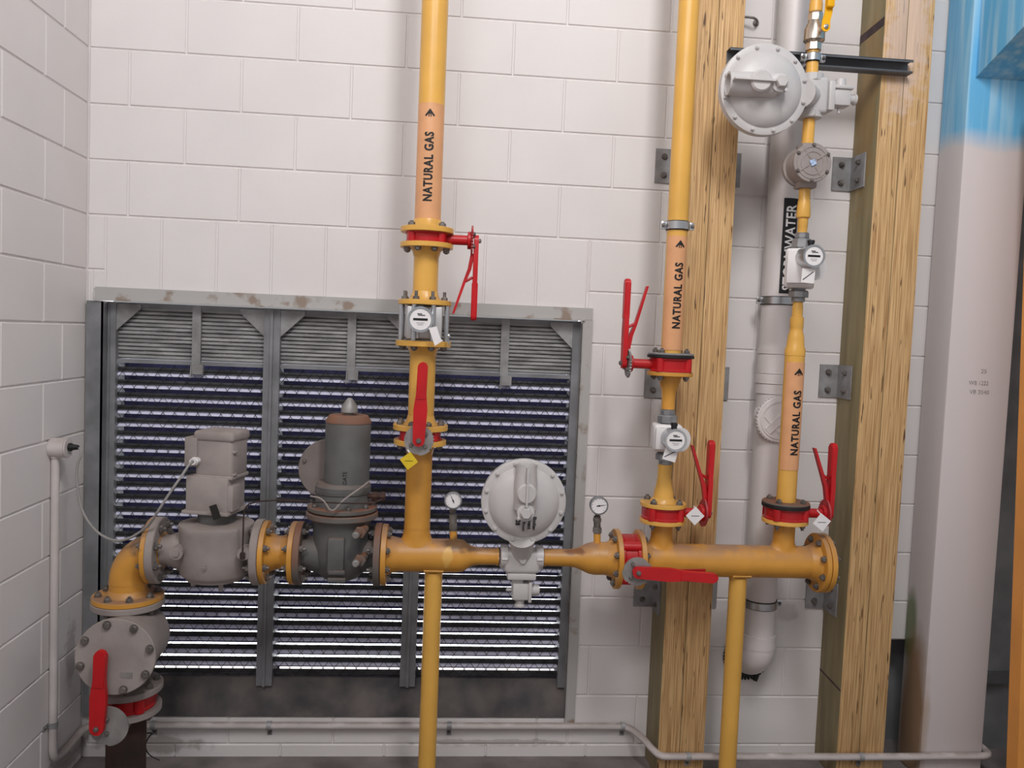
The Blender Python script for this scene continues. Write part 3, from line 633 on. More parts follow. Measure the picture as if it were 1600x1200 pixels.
# ---- governor (dark grey slam-shut with tall cylinder)
def governor():
    xa, xb = xf(464, 865), xf(596, 868); xc = xf(533, 866); c = CM(xc)
    T = thing('gas_governor', 'dark grey gas governor with a tall rusty-topped cylinder on the main line', 'regulator', CM(xc), None)
    L = xb - xa
    b = B(); b.lathe([(0, 0), (0, .058), (.03, .054), (L * .28, .07), (L * .72, .07), (L - .03, .054), (L, .058), (L, 0)], CM(xa), X, 36)
    b.lathe([(-.095, 0), (-.092, .03), (-.078, .062), (-.05, .088), (0, .098), (.06, .096), (.11, .098), (.13, .108), (.13, 0)], c, Z, 40)
    b.box(c + V((-.005, -.098, .02)), (.055, .03, .12), None, .006); b.box(c + V((.0, -.11, -.035)), (.055, .015, .014), None, .003); b.box(c + V((.0, -.11, -.06)), (.06, .015, .014), None, .003)
    b.cyl(c + V((0, 0, -.10)), c + V((0, 0, -.085)), .018)
    b.out('body', DARK, T)
    for x, a in ((xa, X), (xb, -X)):
        b = B(); b.disc(CM(x), a, .108, .022); b.out('flange', DRUST, T); bolts(T, CM(x) + a * .022, a, .087, 8, .95, .01)
    zt = lambda py: at(533, py, YG - .09).z
    z = lambda py: at(535, py, YG).z
    b = B(); b.disc((xc, YG, z(806) - .003), Z, .122, .022, 48, .004); b.disc((xc, YG, z(806) + .022), Z, .118, .018, 48, .004); b.out('cover_flange', DRUST, T); bolts(T, (xc, YG, z(806) + .04), Z, .105, 10, .7, .004)
    z0 = z(806) + .04; z1 = z(752)
    b = B(); b.lathe([(0, 0), (0, .092), (z1 - z0 - .03, .09), (z1 - z0 - .028, .094), (z1 - z0 - .012, .094), (z1 - z0, .084), (z1 - z0, 0)], (xc, YG, z0), Z, 44); b.ring((xc, YG, z1 - .034), Z, .08, .0945, .005, 44); b.out('spring_base', DARK, T)
    z2 = z(648)
    b = B(); xcy = xc + .012; b.lathe([(0, 0), (0, .0765), (z2 - z1 - .028, .0765), (z2 - z1 - .004, .064), (z2 - z1, .060), (z2 - z1, 0)], (xcy, YG, z1), Z, 48); cy = b.out('spring_cylinder', DARK, T)
    b = B(); b.lathe([(0, 0), (0, .0772), (.006, .0772), (.0245, .0656), (.026, .060), (.026, 0)], (xcy, YG, z2 - .0255), Z, 48); b.out('rusty_shoulder', mat('orange brown rust', (138, 92, 68), .85, rgb2=(112, 92, 82), scale=9), cy)
    b = B(); b.lathe([(0, .016), (.006, .014), (.010, .029), (.030, .027), (.052, .012), (.058, .007), (.058, 0)], (xcy + .002, YG, z2), Z, 28); b.out('vent_cap', PLATE, T)
    lettering(T, 'DATE', BLK, cyl_put(xcy, YG, .0772, z(750), .042, .014, .02), bold=.01, slices=3)
    # round diaphragm disc behind, left
    d = at(514, 733, -.29); b = B(); b.disc(d, Y, .105, .012, 48, .002); b.cyl(d + Y * .012, V((xc, -.27, d.z)), .02); b.cyl((d.x + .03, -.285, d.z), (xc, -.33, d.z - .02), .03); b.out('side_disc', mat('brown grey plate', (124, 114, 110), .7, var=.1), T)
    bolt(T, at(476, 720, -.291), -Y, .5, .002)
    b = B(); p = V((xc + .085, YG - .02, z(772))); b.cyl(p, p + X * .05, .009); b.hexa(p + X * .015, X, .016, .02); b.hexa(p + X * .045, X, .017, .016); b.out('side_port', RUST, T)
    for (px, py) in ((556, 836), (556, 880)):
        q = at(px, py, -.47); b = B(); b.cyl(q + V((.022, .075, .004)), q, .014, .012, 16); b.hexa(q + V((.010, .034, .002)), -Y, .021, .014); tp = b.out('test_point', DRUST, T); b = B(); b.lathe([(0, 0), (0, .0125), (.010, .0115), (.014, .008), (.014, 0)], q - Y * .0005, -Y, 18); b.out('cap', PLATE, tp, label='pale grey cap'); 
    # loose wire looped round the neck
    b = B(); b.tube([at(485, 775, -.46), at(505, 779, -.47), at(518, 803, -.47), at(535, 782, -.465), at(560, 765, -.455), at(577, 752, -.40)], .003, 8, 2); b.out('loop_wire', TAUPE, T)
governor()
# ---- short yellow spool between governor and actuated valve
xs0, xs1 = xf(411, 862), xf(464, 865)
spool('short dusty yellow spool between the grey actuated valve and the dark governor', CM(xs0 + .001), X, xs1 - xs0 - .002, .057, 1, 1, YELD, R=.107, th=.017, nb=8, bs=.95, stub=.008)
# ---- actuated shut-off valve
def actuated():
    xa, xb = xf(242, 860), xf(411, 862); xc = xf(338, 865); c = CM(xc); L = xb - xa
    T = thing('shutoff_valve', 'dusty grey actuated shut-off valve with a cable into its box', 'valve', c, None)
    b = B(); b.lathe([(0, 0), (0, .055), (.05, .052), (L * .3, .075), (L * .7, .075), (L - .05, .052), (L, .055), (L, 0)], CM(xa), X, 36)
    z = lambda py, d=0: at(335, py, YG - d).z
    zb, zt = z(912, .12), z(822)
    b.lathe([(-.014, 0), (-.014, .096), (-.002, .100), (0, .108), (.012, .118), ((zt - zb) * .5, .124), (zt - zb - .012, .120), (zt - zb, .124), (zt - zb + .012, .122), (zt - zb + .016, .100), (zt - zb + .022, 0)], (xc, YG, zb), Z, 44)
    b.cyl((xc, YG, zb - .03), (xc, YG, zb), .022); b.cyl((xc + .03, YG - .05, zb - .045), (xc + .03, YG - .05, zb), .008, n=10); b.cyl((xc - .06, YG - .05, zb - .03), (xc - .06, YG - .05, zb), .008, n=10)
    b.out('valve_body', TAUPE, T)
    for (px, py) in ((275, 865), (380, 866)):
        q = at(px, py, -.44); b = B(); b.cyl(q + Y * .05, q, .021, n=20); b.cyl(q, q - Y * .006, .010, n=14); b.out('boss', TAUPE, T)
    for x, a in ((xa, X), (xb, -X)):
        b = B(); b.disc(CM(x), a, .112, .026, 48, .003); b.out('flange', TAUPE, T); bolts(T, CM(x) + a * .026, a, .088, 8, 1.05, .01)
    z0 = zt + .018
    b = B(); b.cyl((xc, YG, z0), (xc, YG, z(798)), .062); b.out('neck', DARK, T)
    R_ = Matrix.Rotation(-.22, 3, 'Z'); 
    z1, z2, z3 = z(798), z(752), z(676)
    b = B(); b.box((xc - .006, YG, z1 + .006), (.165, .15, .012), R_, .003); b.box((xc - .006, YG, (z1 + z2) / 2 + .012), (.150, .13, z2 - z1 + .03), R_, .008); b.box(V((xc + .055, YG - .045, (z1 + z2) / 2 + .006)), (.045, .06, z2 - z1 - .012), R_, .006); b.out('gear_housing', TAUPE, T)
    b = B(); b.box((xc + .012, YG, (z2 + z3) / 2 + .006), (.132, .12, z3 - z2 - .03), R_, .014, 3); b.box((xc + .012, YG, z2 + .024), (.138, .126, .014), R_, .005); b.box(V((xc + .06, YG - .055, z3 - .055)), (.03, .02, .008), R_, .002); b.box(V((xc + .06, YG - .055, z2 + .035)), (.03, .02, .008), R_, .002); b.out('motor_housing', TAUPE, T)
    b = B(); b.box((xc + .012, YG, z3 - .006), (.142, .13, .036), R_, .012, 3); b.out('motor_cover', TAUPE, T)
    b = B(); b.box((xc - .068, YG - .005, (z2 + z3) / 2 + .022), (.045, .09, .10), R_, .005); b.out('terminal_box', TAUPE, T)
    g = at(302, 721, -.395); b = B(); b.cyl(g + Y * .025 + X * .01, g, .012, n=16); b.hexa(g + Y * .012 + X * .004, -Y - X * .2, .015, .012); b.ring(g - Y * .003, -Y, .006, .011, .006, 16); b.out('cable_gland', WHITE, T)
    q = at(336, 800, -.425); u = (X * .35 - Z).normalized(); b = B(); b.prism([(-.024, -.0125), (.024, -.0125), (.024, .0125), (-.024, .0125)], q, u, Y.cross(u), -Y, .0015); b.out('tape', TAPE, T)
    lettering(T, '6', TAUPE, flat_put(at(316, 886, -.458), X, Z, .013, .020), bold=.01, name='cast_mark', th=V((0, -.002, 0)))
actuated()
b = B(); p = at(379, 868, -.448); b.tube([p + Y*.0, at(380, 830, -.448), at(381, 797, -.46), at(392, 784, -.462), at(440, 781, -.468), at(520, 786, -.47), at(580, 787, -.455), at(598, 780, -.44)], .0026, 8, 1); b.hexa(p - Z * .012, Z, .009, .022)
o = b.out('impulse_tube', RUST); top(o, 'thin dark tube from the grey actuated valve across the dark governor', 'tube')
# ---- left end: elbow, strainer, lower valve, rusty inlet
XL, YL = .285, YG
def elbow():
    xe = xf(242, 860); zl = at(197, 951, YL - .1).z
    T = thing('gas_elbow', 'dusty yellow elbow pipe bending down at the left end of the main line', 'pipe', V((XL, YL, zl)), 'dusty yellow main gas line')
    R = .105; pts = [V((xe - .002, YG, ZM)), V((XL + R + .01, YG, ZM))] + [V((XL + R - R * math.sin(a), YG, ZM - R + R * math.cos(a))) for a in [math.pi / 2 * k / 12 for k in range(13)]] + [V((XL, YL, zl + .002))]
    b = B(); b.tube(pts, .0605, 36); b.ring((XL, YG, ZM - R - .006), Z, .055, .0617, .004); hub(b, V((xe - .017, YG, ZM)), -X, .0605, .072, .02); hub(b, V((XL, YL, zl + .017)), Z, .0605, .074, .02); b.out('elbow_pipe', YELD, T)
    flange_parts(T, (xe, YG, ZM), -X, .111, .015, YELD, 8, .95, .006); flange_parts(T, (XL, YL, zl), Z, .114, .017, YELD, 8, .95, .006)
    return zl
ZL = elbow()
def strainer():
    zt = ZL - .001; zl = at(185, 1102, YL - .12).z
    T = thing('gas_strainer', 'grey gas strainer with a round bolted cover facing the room at lower left', 'strainer', V((XL, YL, zl)), None)
    b = B(); b.cyl((XL, YL, zl + .002), (XL, YL, zt - .002), .062, n=36)
    c = at(180, 1027, -.52); ax = (V((-.04, 1, -.02))).normalized(); zc = c.z
    b.lathe([(.012, 0), (.012, .106), (.10, .108), (.22, .106), (.275, .085), (.295, .05), (.30, 0)], c, ax, 48); b.out('body', TAUPE, T)
    b = B(); b.disc(c, ax, .123, .02, 48, .002); cv = b.out('round_cover', TAUPE, T); bolts(cv, c, -ax, .108, 8, 1, .002, .25)
    b = B(); b.box(c - ax * .0008 + V((.035, 0, -.058)), (.036, .0012, .018)); b.out('small_plate', PLATE, cv)
    for z, a in ((zt, -Z), (zl, Z)):
        b = B(); b.disc((XL, YL, z), a, .116, .022, 48, .003); b.out('flange', TAUPE, T); bolts(T, V((XL, YL, z)) + a * .022, a, .095, 8, .95, .006)
    return zl
ZS = strainer()
ZV = ZS - .052
butterfly('dusty red butterfly valve below the strainer with lever upright before its cover', (XL, YL, ZS - .026), Z, V((-.03, -1, 0)), (158, 1137), (164, 1015), -.55, t=.051, R=.094, neck=.205, sc=1.12, plate=PLATE, pr=1.12)
T = thing('inlet_pipe', 'rusty brown inlet pipe rising from the floor under the dusty red valve', 'pipe', (XL, YL, 0)); b = B(); b.cyl((XL, YL, .001), (XL, YL, ZV - .022), .064, n=36); b.out('pipe', RUST, T)
b = B(); b.disc((XL, YL, ZV - .001), -Z, .112, .02); b.out('flange', TAUPE, T); bolts(T, (XL, YL, ZV - .021), -Z, .093, 8, .95, .006)
# ---- centre regulator and the one on the right riser: same pattern, turned
def regulator(label, c, u, v, body, yb, r, act, loc):
    "c disc centre, u right, v up of the casting; body = centre of the valve body on the pipe"
    c = V(c); n = V((0, -1, 0)); body = V(body)
    T = thing('gas_regulator', label, 'regulator', loc, 'grey diaphragm gas regulators')
    b = B(); b.lathe([(-.016, 0), (-.016, r), (.010, r), (.012, r - .003), (.012, r * .84), (.022, r * .80), (.036, r * .62), (.048, r * .34), (.05, 0)], c, n, 56)
    b.lathe([(.016, 0), (.016, r * .99), (.022, r * .82), (.05, r * .55), (.06, 0)], c, -n, 48); b.ring(c + n * -.0165, n, r * .93, r * 1.004, .003, 56); d = b.out('diaphragm_case', GREY, T)
    for k in range(12):
        q = math.pi / 12 + k * math.pi / 6; bolt(d, c + (u * math.cos(q) + v * math.sin(q)) * r * .92 + n * .012, n, .55, .003, GREY)
    # spring housing tube along v with open end, boss, rib and hexagon plug
    b = B(); p0, p1 = c + n * .048 + v * r * .93, c + n * .052 - v * r * .12
    R_ = r * .25
    b.lathe([(.028, 0), (.028, R_ * .74), (0, R_ * .80), (0, R_), (.012, R_ * .97), (.07, R_ * 1.08), ((p1 - p0).length, R_ * 1.05), ((p1 - p0).length + R_ * .3, R_ * .6), ((p1 - p0).length + R_ * .3, 0)], p0, p1 - p0, 32)
    b.box(c + n * .024 + v * r * .40, (1, 1, 1), Matrix((u * R_ * 1.9, n * .05, v * r * .85)).transposed(), .004)
    q = c + v * r * .30; b.lathe([(.03, 0), (.03, r * .24), (.098, r * .235), (.104, r * .20), (.104, 0)], q, n, 28)
    b.box(c + n * .098 + v * r * .46, (1, 1, 1), Matrix((u * .006, n * .03, v * r * .9)).transposed())
    b.out('spring_housing', GREY, d)
    q = c - v * r * .14; b = B(); b.lathe([(.03, 0), (.03, r * .22), (.085, r * .20), (.092, r * .20), (.094, r * .17), (.094, 0)], q, n, 24); b.hexa(q + n * .094, n, r * .135, .018); b.lathe([(0, 0), (.003, .006), (.012, .006), (.014, 0)], q + n * .088 - u * r * .16 - v * r * .12, n, 10); b.out('hexagon_plug', GREY, d)
    # neck and body
    ax = u
    b = B(); dn = (body - c); k0 = c + V((0, 0, 0)) - v * r * .86; 
    b.lathe([(0, 0), (0, r * .33), ((body - k0).length * .5, r * .27), ((body - k0).length, r * .26), ((body - k0).length, 0)], V((k0.x, c.y, k0.z)), body - V((k0.x, c.y, k0.z)), 28)
    for s in (-1, 1):
        b.lathe([(0, 0), (0, .036), (.045, .033), (.05, .040), (.074, .040), (.076, .034), (.076, 0)], body, ax * s, 28)
    b.box(body - v * .012, (1, 1, 1), Matrix((u * .125, n * .074, v * .078)).transposed(), .014, 3); b.box(body - v * .062, (1, 1, 1), Matrix((u * .10, n * .075, v * .022)).transposed(), .004)
    b.hexa(body + n * .034, n, .014, .014); b.out('valve_body', GREY, T)
    for s in (-1, 1): 
        b = B(); b.hexa(body + ax * s * .052, ax * s, .043, .023); b.out('union_nut', GREY, T)
    a = body - v * act; b = B(); b.box(body - v * (act + .05) / 2 - u * .012, (1, 1, 1), Matrix((u * .038, n * .04, v * (act - .03))).transposed(), .004)
    b.box(a + u * .0, (1, 1, 1), Matrix((u * .058, n * .055, v * .06)).transposed(), .006); b.box(a + u * .032, (1, 1, 1), Matrix((u * .012, n * .07, v * .072)).transposed(), .004); b.lathe([(0, 0), (0, .021), (.03, .018), (.034, 0)], a + u * .036, u, 20)
    b.lathe([(0, 0), (0, .017), (.022, .015), (.024, .019), (.030, .019), (.032, 0)], a - v * .028, -v, 18); b.cyl(a - u * .028, a - u * .05, .006, n=10); b.out('shutoff_head', GREY, T)
    return T, d
xc = xf(815, 872)
cR = at(818, 783, -.39)
T, d = regulator('round light grey gas regulator with marker writing in the middle of the main line', cR, X, Z, CM(xc), YG, .145, .118, CM(xc))
for (tx, px, py, L_, h_) in (('Boiler', 836.5, 809, .050, .012), ('vent', 828, 815, .032, .011), ('Room', 819.5, 817, .034, .010), ('28', 810, 813.5, .020, .016)):
    o_ = at(px, py, 0); 
    def put(a, b2, px=px, py=py, L_=L_, h_=h_):
        "marker writing reads downwards, bent onto the dome"
        s_ = at(px, py, cR.y - .06); xx = s_.x + b2 * h_; zz = s_.z - a * L_
        rr = math.hypot(xx - cR.x, zz - cR.z) / .145
        pr = [(.0, .05), (.34, .048), (.62, .036), (.80, .022), (.84, .012)]; hgt = .012
        for (r0, h0), (r1_, h1_) in zip(pr, pr[1:]):
            if r0 <= rr <= r1_: hgt = h0 + (h1_ - h0) * (rr - r0) / (r1_ - r0)
        return V((xx, cR.y - hgt - .0035, zz))
    lettering(d, tx, BLK, put, bold=.03, name='marker_writing', slices=3)
# ---- right reducer and manifold
rm = .0575
xv0, xv1 = xf(966, 872), xf(994, 872)
def reducer_right():
    x0 = xf(849, 872); x1 = xv0; T = thing('gas_reducer', 'dusty yellow reducer pipe leaving the grey regulator to the right', 'pipe', CM(x0), 'dusty yellow main gas line')
    a, c_ = xf(893, 872), xf(927, 872); b = B(); b.lathe([(0, 0), (0, .029), (a - x0, .031), (a - x0 + .02, .036), (c_ - x0 - .02, .053), (c_ - x0, rm), (x1 - x0 - .002, rm), (x1 - x0 - .002, 0)], CM(x0), X, 48); b.ring(CM(x0 + .001), X, .02, .0315, .006); hub(b, CM(x1 - .017), -X, rm, rm * 1.25, .03)
    b.cyl(V((xf(933, 850), YG, ZM + .05)), at(933, 833, YG), .0125, n=20); b.ring(CM(c_ + .012), X, rm * .9, rm * 1.015, .003); b.out('reducer_pipe', YELD, T)
    flange_parts(T, CM(x1), -X, .105, .017, YELD, 8); b = B(); b.cyl(at(933, 834, YG), at(933, 806, YG), .0125, n=16); b.hexa(at(933, 832, YG), Z, .0165, .02); b.hexa(at(933, 815, YG), Z, .0155, .014); b.out('nipple', BOLT, T)
reducer_right()
gauge('small pressure gauge on the reducer right of the grey regulator', 936, 790, 0, at(933, 806, YG).z, .15, r=.031)
butterfly('red butterfly valve on the main line with its lever lying to the right', CM((xv0 + xv1) / 2), X, -Y, (986, 896), (1111, 905), -.50, t=xv1 - xv0 - .001, R=.088, group='red lever butterfly valves')
z2v = zf(1038, 818, .085); z3v = zf(1226, 818, .085)
def manifold():
    x0, x1 = xv1, xf(1280, 878); T = thing('gas_manifold', 'yellow manifold pipe along the right with two upward branches and a blank end', 'pipe', CM(x0), 'dusty yellow main gas line')
    b = B(); b.cyl(CM(x0 + .002), CM(x1 - .002), rm, n=48); hub(b, CM(x0 + .017), X, rm, rm * 1.25, .03); hub(b, CM(x1 - .017), -X, rm, rm * 1.3, .03)
    for xx, zz in ((X2, z2v), (X3, z3v)): b.cyl((xx, YG, ZM), (xx, YG, zz - .002), .0375, n=40); b.saddle(xx, rm, .0375, R1=.016, h=.03)
    for xx in (xf(1092, 875), xf(1182, 875)): b.ring(CM(xx), X, rm * .9, rm * 1.012, .003)
    b.out('manifold_pipe', YELD, T)
    flange_parts(T, CM(x0), X, .105, .017, YELD, 8); flange_parts(T, CM(x1), -X, .106, .017, YELD, 8)
    for xx, zz in ((X2, z2v), (X3, z3v)): flange_parts(T, (xx, YG, zz), -Z, .081, .014, YEL, 4, .9, .008)
    b = B(); b.disc(CM(x1 + .003), X, .106, .018); b.out('blank_flange', YELD, T); bolts(T, CM(x1 + .021), X, .085, 8, 1, .006)
manifold()
# ---- middle riser
zz = zf(1038, 798, .085)
butterfly('red butterfly valve with lever upright on its right, under the middle riser meter', C2((z2v + zz) / 2), Z, X, (1112, 800), (1119, 686), YG, t=zz - z2v - .001, R=.074, neck=.145, plate=REDD)
tag('white diamond tag hanging from the valve under the middle riser', 'tag', at(1086, 806, -.40), PAPER, .033, 0, string=at(1084, 791, -.372))
def reducer_v(label, C, z0, z1, prof, m, f, R=.080, th=.014):
    T = thing('pipe_reducer', label, 'pipe', V((C.x, YG, z0)), 'yellow riser reducers'); b = B(); b.lathe(prof, (C.x, YG, 0), Z, 40); b.out('reducer_body', m, T)
    if f: flange_parts(T, (C.x, YG, z0 if f > 0 else z1), Z * f, R, th, m, 4, .95, .006)
    return T
za = zf(1040, 727, .025); zu = zf(1041, 715, .025)
reducer_v('yellow reducer rising from the middle valve up to the white meter', C2(0), zz, za, [(zz + .002, 0), (zz + .002, .050), (zz + .02, .046), (zz + .03, .036), (zz + .05, .034), (zf(1039, 757, .03), .0265), (zf(1039, 752, .026), .0265), (zf(1039, 749, .026), .0245), (za, .0245), (za, 0)], YEL, 1, R=.081)
def small_meter(label, cx, zl, zh, px, py, rot, bw, un_lo, un_hi, tagc):
    "white threaded meter with two union nuts; zl..zh body, un_lo / un_hi outer ends of the unions"
    T = thing('gas_meter', label, 'meter', V((cx, YG, un_lo)), 'small white gas meters')
    R_ = Matrix.Rotation(rot, 3, 'Z'); h = zh - zl; c = V((cx, YG, (zl + zh) / 2))
    b = B(); b.box(c, (bw, .10, h), R_, .012, 3); b.box(c + V((-.012, -.012, 0)), (bw * .7, .11, h * .8), R_, .006); b.cyl(c + V((.01, -.02, .0)), c + V((.03, -.075, .0)), .042, n=32); b.box(c + V((-.02, -.058, .01)), (.012, .02, .014), R_, .003); b.out('meter_body', WHITE, T)
    b = B(); b.cyl((cx, YG, un_lo + .0005), (cx, YG, zl), .023, n=20); b.hexa((cx, YG, un_lo + (zl - un_lo) * .35), Z, .036, (zl - un_lo) * .5, 8); b.out('union', GALV, T)
    b = B(); b.cyl((cx, YG, zh), (cx, YG, un_hi - .0005), .023, n=20); b.hexa((cx, YG, zh + .004), Z, .036, (un_hi - zh) * .55, 8); b.hexa((cx, YG, un_hi - .018), Z, .026, .017, 8); b.out('union', GALV, T)
    dc = at(px, py, -.455); dial(T, dc, .0345, .05, -.385)
    b = B(); b.cyl(dc + V((0, .03, .034)), dc + V((0, .03, .046)), .010, n=16); b.cyl(dc + V((0, .03, .046)), dc + V((0, .03, .056)), .012, n=16); b.out('dial_cap', BLACK, T)
    b = B(); q, a = tagc; u = X * math.cos(a) + Z * math.sin(a); v = -X * math.sin(a) + Z * math.cos(a); b.prism([(-.022, .026), (.024, .026), (.024, -.022), (-.022, -.022)], q, u, v, -Y, .0015); ps = b.out('paper_seal', PAPER, T)
    b = B(); b.prism([(-.016, -.014), (.018, .016), (.016, .018), (-.018, -.012)], q - Y * .0018, u, v, -Y, .0004); b.out('print', BLK, ps)
zb_ = zf(1041, 640, .025)
small_meter('white gas meter with a round dial on the middle riser', X2, zf(1041, 707, .05), zf(1043, 664, .05), 1056, 688, -.15, .10, za, zb_, (at(1047, 710, -.44), -.25))
zr1 = zf(1043, 582, .08)
reducer_v('yellow flared reducer between the white meter and the upper valve of the middle riser', C2(0), zb_, zr1, [(zb_, 0), (zb_, .0235), (zf(1043, 624, .024), .0235), (zf(1043, 621, .024), .0245), (zf(1043, 612, .024), .026), (zr1 - .03, .0385), (zr1 - .02, .04), (zr1 - .015, .05), (zr1 - .002, .05), (zr1 - .002, 0)], YELD, -1, R=.080)
zr2 = zf(1046, 560, .08)
butterfly('red butterfly valve with lever upright to its left on the middle riser', C2((zr1 + zr2) / 2), Z, -X, (974, 578), (974, 446), YG, t=zr2 - zr1 - .001, R=.073, neck=.148, plate=PLATE)
r2 = .0355
t = thing('gas_pipe', 'yellow gas pipe with a natural gas label rising in front of the middle timber post', 'pipe', C2(zr2), 'yellow gas riser pipes')
b = B(); b.cyl(C2(zr2 + .002), C2(3.25), r2, n=44); b.out('pipe', YEL, t)
b = B(); b.disc(C2(zr2), Z, .082, .010); b.out('gasket', BLACK, t, label='black rubber gasket')
b = B(); b.disc(C2(zr2 + .0105), Z, .080, .007); b.out('flange', GALVD, t); bolts(t, C2(zr2 + .0175), Z, .062, 4, .9, .006)
gas_label(t, X2, r2, zf(1046, 547, r2), zf(1058, 368, r2), zf(1052, 513, r2), zf(1056, 410, r2), zf(1058, 381, r2), H=.031, shift=.10)
def clamp(label, cx, cy, z, r, m=ZINC, back=-.001, ear=1, h=.026):
    T = thing('pipe_clamp', label, 'clamp', (cx, cy, z - h / 2), 'zinc pipe clamps'); b = B(); b.ring((cx, cy, z - h / 2 - .003), Z, r + .0004, r + .0035, h + .006, 40); b.out('rubber_lining', BLACK, T)
    b = B(); b.ring((cx, cy, z - h / 2), Z, r + .0036, r + .0075, h, 40)
    for s in (-1, 1): b.box((cx + s * (r + .014), cy, z), (.018, .014, h), None, .002)
    if back is not None: b.cyl((cx, cy + r + .004, z), (cx, back, z), .006, n=12)
    b.out('band', m, T)
    for s in (-1, 1): bolt(T, (cx + s * (r + .016), cy - .007, z), -Y, .5, .004)
clamp('zinc pipe clamp on the middle riser above its natural gas label', X2, YG, zf(1058, 351, r2), r2, back=PF - .002)
# ---- right riser
zz = zf(1226, 799, .085)
butterfly('red butterfly valve with lever upright to its right under the right riser', C3((z3v + zz) / 2), Z, X, (1296, 800), (1309, 690), YG, t=zz - z3v - .001, R=.075, neck=.145, plate=REDD, body=RED)
tag('white diamond tag hanging from the valve under the right riser', 'tag', at(1284, 816, -.40), PAPER, .033, .15, string=at(1277, 797, -.372))
r3 = .0345
P3 = lambda py, r=.03: zf(1240, py, r)
t = thing('gas_pipe', 'stepped yellow gas pipe with a natural gas label rising beside the right timber post', 'pipe', C3(zz), 'yellow gas riser pipes')
q3 = P3(471, .02)
b = B(); b.lathe([(zz + .002, 0), (zz + .002, r3), (P3(556), r3), (P3(556) + .001, r3 * 1.03), (P3(546), r3 * 1.03), (P3(541), .031), (P3(529), .0285), (P3(524), .0275), (P3(518), .023), (P3(512), .0225), (P3(511), .0235), (P3(495), .0235), (P3(494), .0185), (P3(478), .0185), (P3(475), .0165), (q3, .0165), (q3, 0)], (X3, YG, 0), Z, 44); b.out('pipe', YEL, t)
b = B(); b.disc(C3(zz), Z, .084, .012); b.out('gasket', BLACK, t, label='black rubber gasket')
b = B(); b.disc(C3(zz + .0125), Z, .083, .007); b.out('flange', DRUST, t); bolts(t, C3(zz + .0195), Z, .062, 4, .9, .004)
gas_label(t, X3, r3, P3(735), P3(566), P3(711), P3(610), P3(581), H=.031, shift=.12)
u3 = P3(362, .02)
small_meter('white gas meter with a round dial beside the stormwater label on the right riser', X3, P3(449, .05), P3(386, .05), 1272, 400, -.5, .095, q3, u3, (at(1262, 432, -.44), -.05))
g0 = P3(293, .02)
b = B(); b.lathe([(u3, 0), (u3, .0165), (P3(352), .0165), (P3(351), .0175), (P3(339), .0175), (P3(337), .0235), (P3(333), .0245), (P3(311), .021), (P3(309), .0195), (g0, .0195), (g0, 0)], (X3, YG, 0), Z, 32); o = b.out('pipe_nipple', YEL); top(o, 'yellow stepped pipe nipple between the white meter and the round filter', 'pipe')
# round filter
def gas_filter():
    c = at(1270, 254, -.405); zt = P3(222, .02); T = thing('gas_filter', 'round dusty grey gas filter below the upper regulator on the right riser', 'filter', V((X3, YG, g0)))
    b = B(); b.cyl(c + Y * .012, c + Y * .10, .060, n=40); b.disc(c + Y * .085, Y, .068, .018, 44); b.box((X3, YG, (g0 + zt) / 2), (.062, .06, zt - g0 - .002), None, .006); b.hexa((X3, YG, zt - .024), Z, .034, .022, 8); b.out('body', TAUPE, T)
    b = B(); b.disc(c, Y, .0665, .014, 44, .002); b.ring(c - Y * .002, Y, .036, .042, .003, 40); b.ring(c - Y * .002, Y, .052, .056, .003, 40)
    for k in range(4):
        a = .6 + k * math.pi / 2; d = X * math.cos(a) + Z * math.sin(a); b.tube([c + d * .018, c + d * .058], .003, 6)
    cv = b.out('round_cover', TAUPE, T); bolts(cv, c, -Y, .060, 6, .5, .002)
    b = B(); u = (X * .9 + Z * .4).normalized(); b.prism([(-.010, -.010), (.010, -.010), (.010, .010), (-.010, .010)], c - Y * .003, u, Y.cross(u) * -1, -Y, .001); b.out('sticker', STK, cv)
    return zt
zt3 = gas_filter()
cB = C3(at(1272, 152, YG).z)
zl_, zh_ = cB.z - .077, cB.z + .077
b = B(); b.cyl(C3(zt3 + .0005), C3(zl_ - .0005), .0205, n=32); o = b.out('pipe_nipple', YEL); top(o, 'yellow pipe nipple between the round filter and the upper grey regulator', 'pipe')
cR2 = at(1193, 141, -.40)
regulator('round light grey gas regulator turned on its side at the top of the right riser', cR2, Z, -X, cB, YG, .152, .105, cB)
zc_ = P3(97, .02); zbv = P3(74, .02)
b = B(); b.cyl(C3(zh_ + .0005), C3(zbv - .0005), .0205, n=32); o = b.out('pipe_nipple', YEL); top(o, 'short yellow pipe nipple held by the clamp under the ball valve', 'pipe')
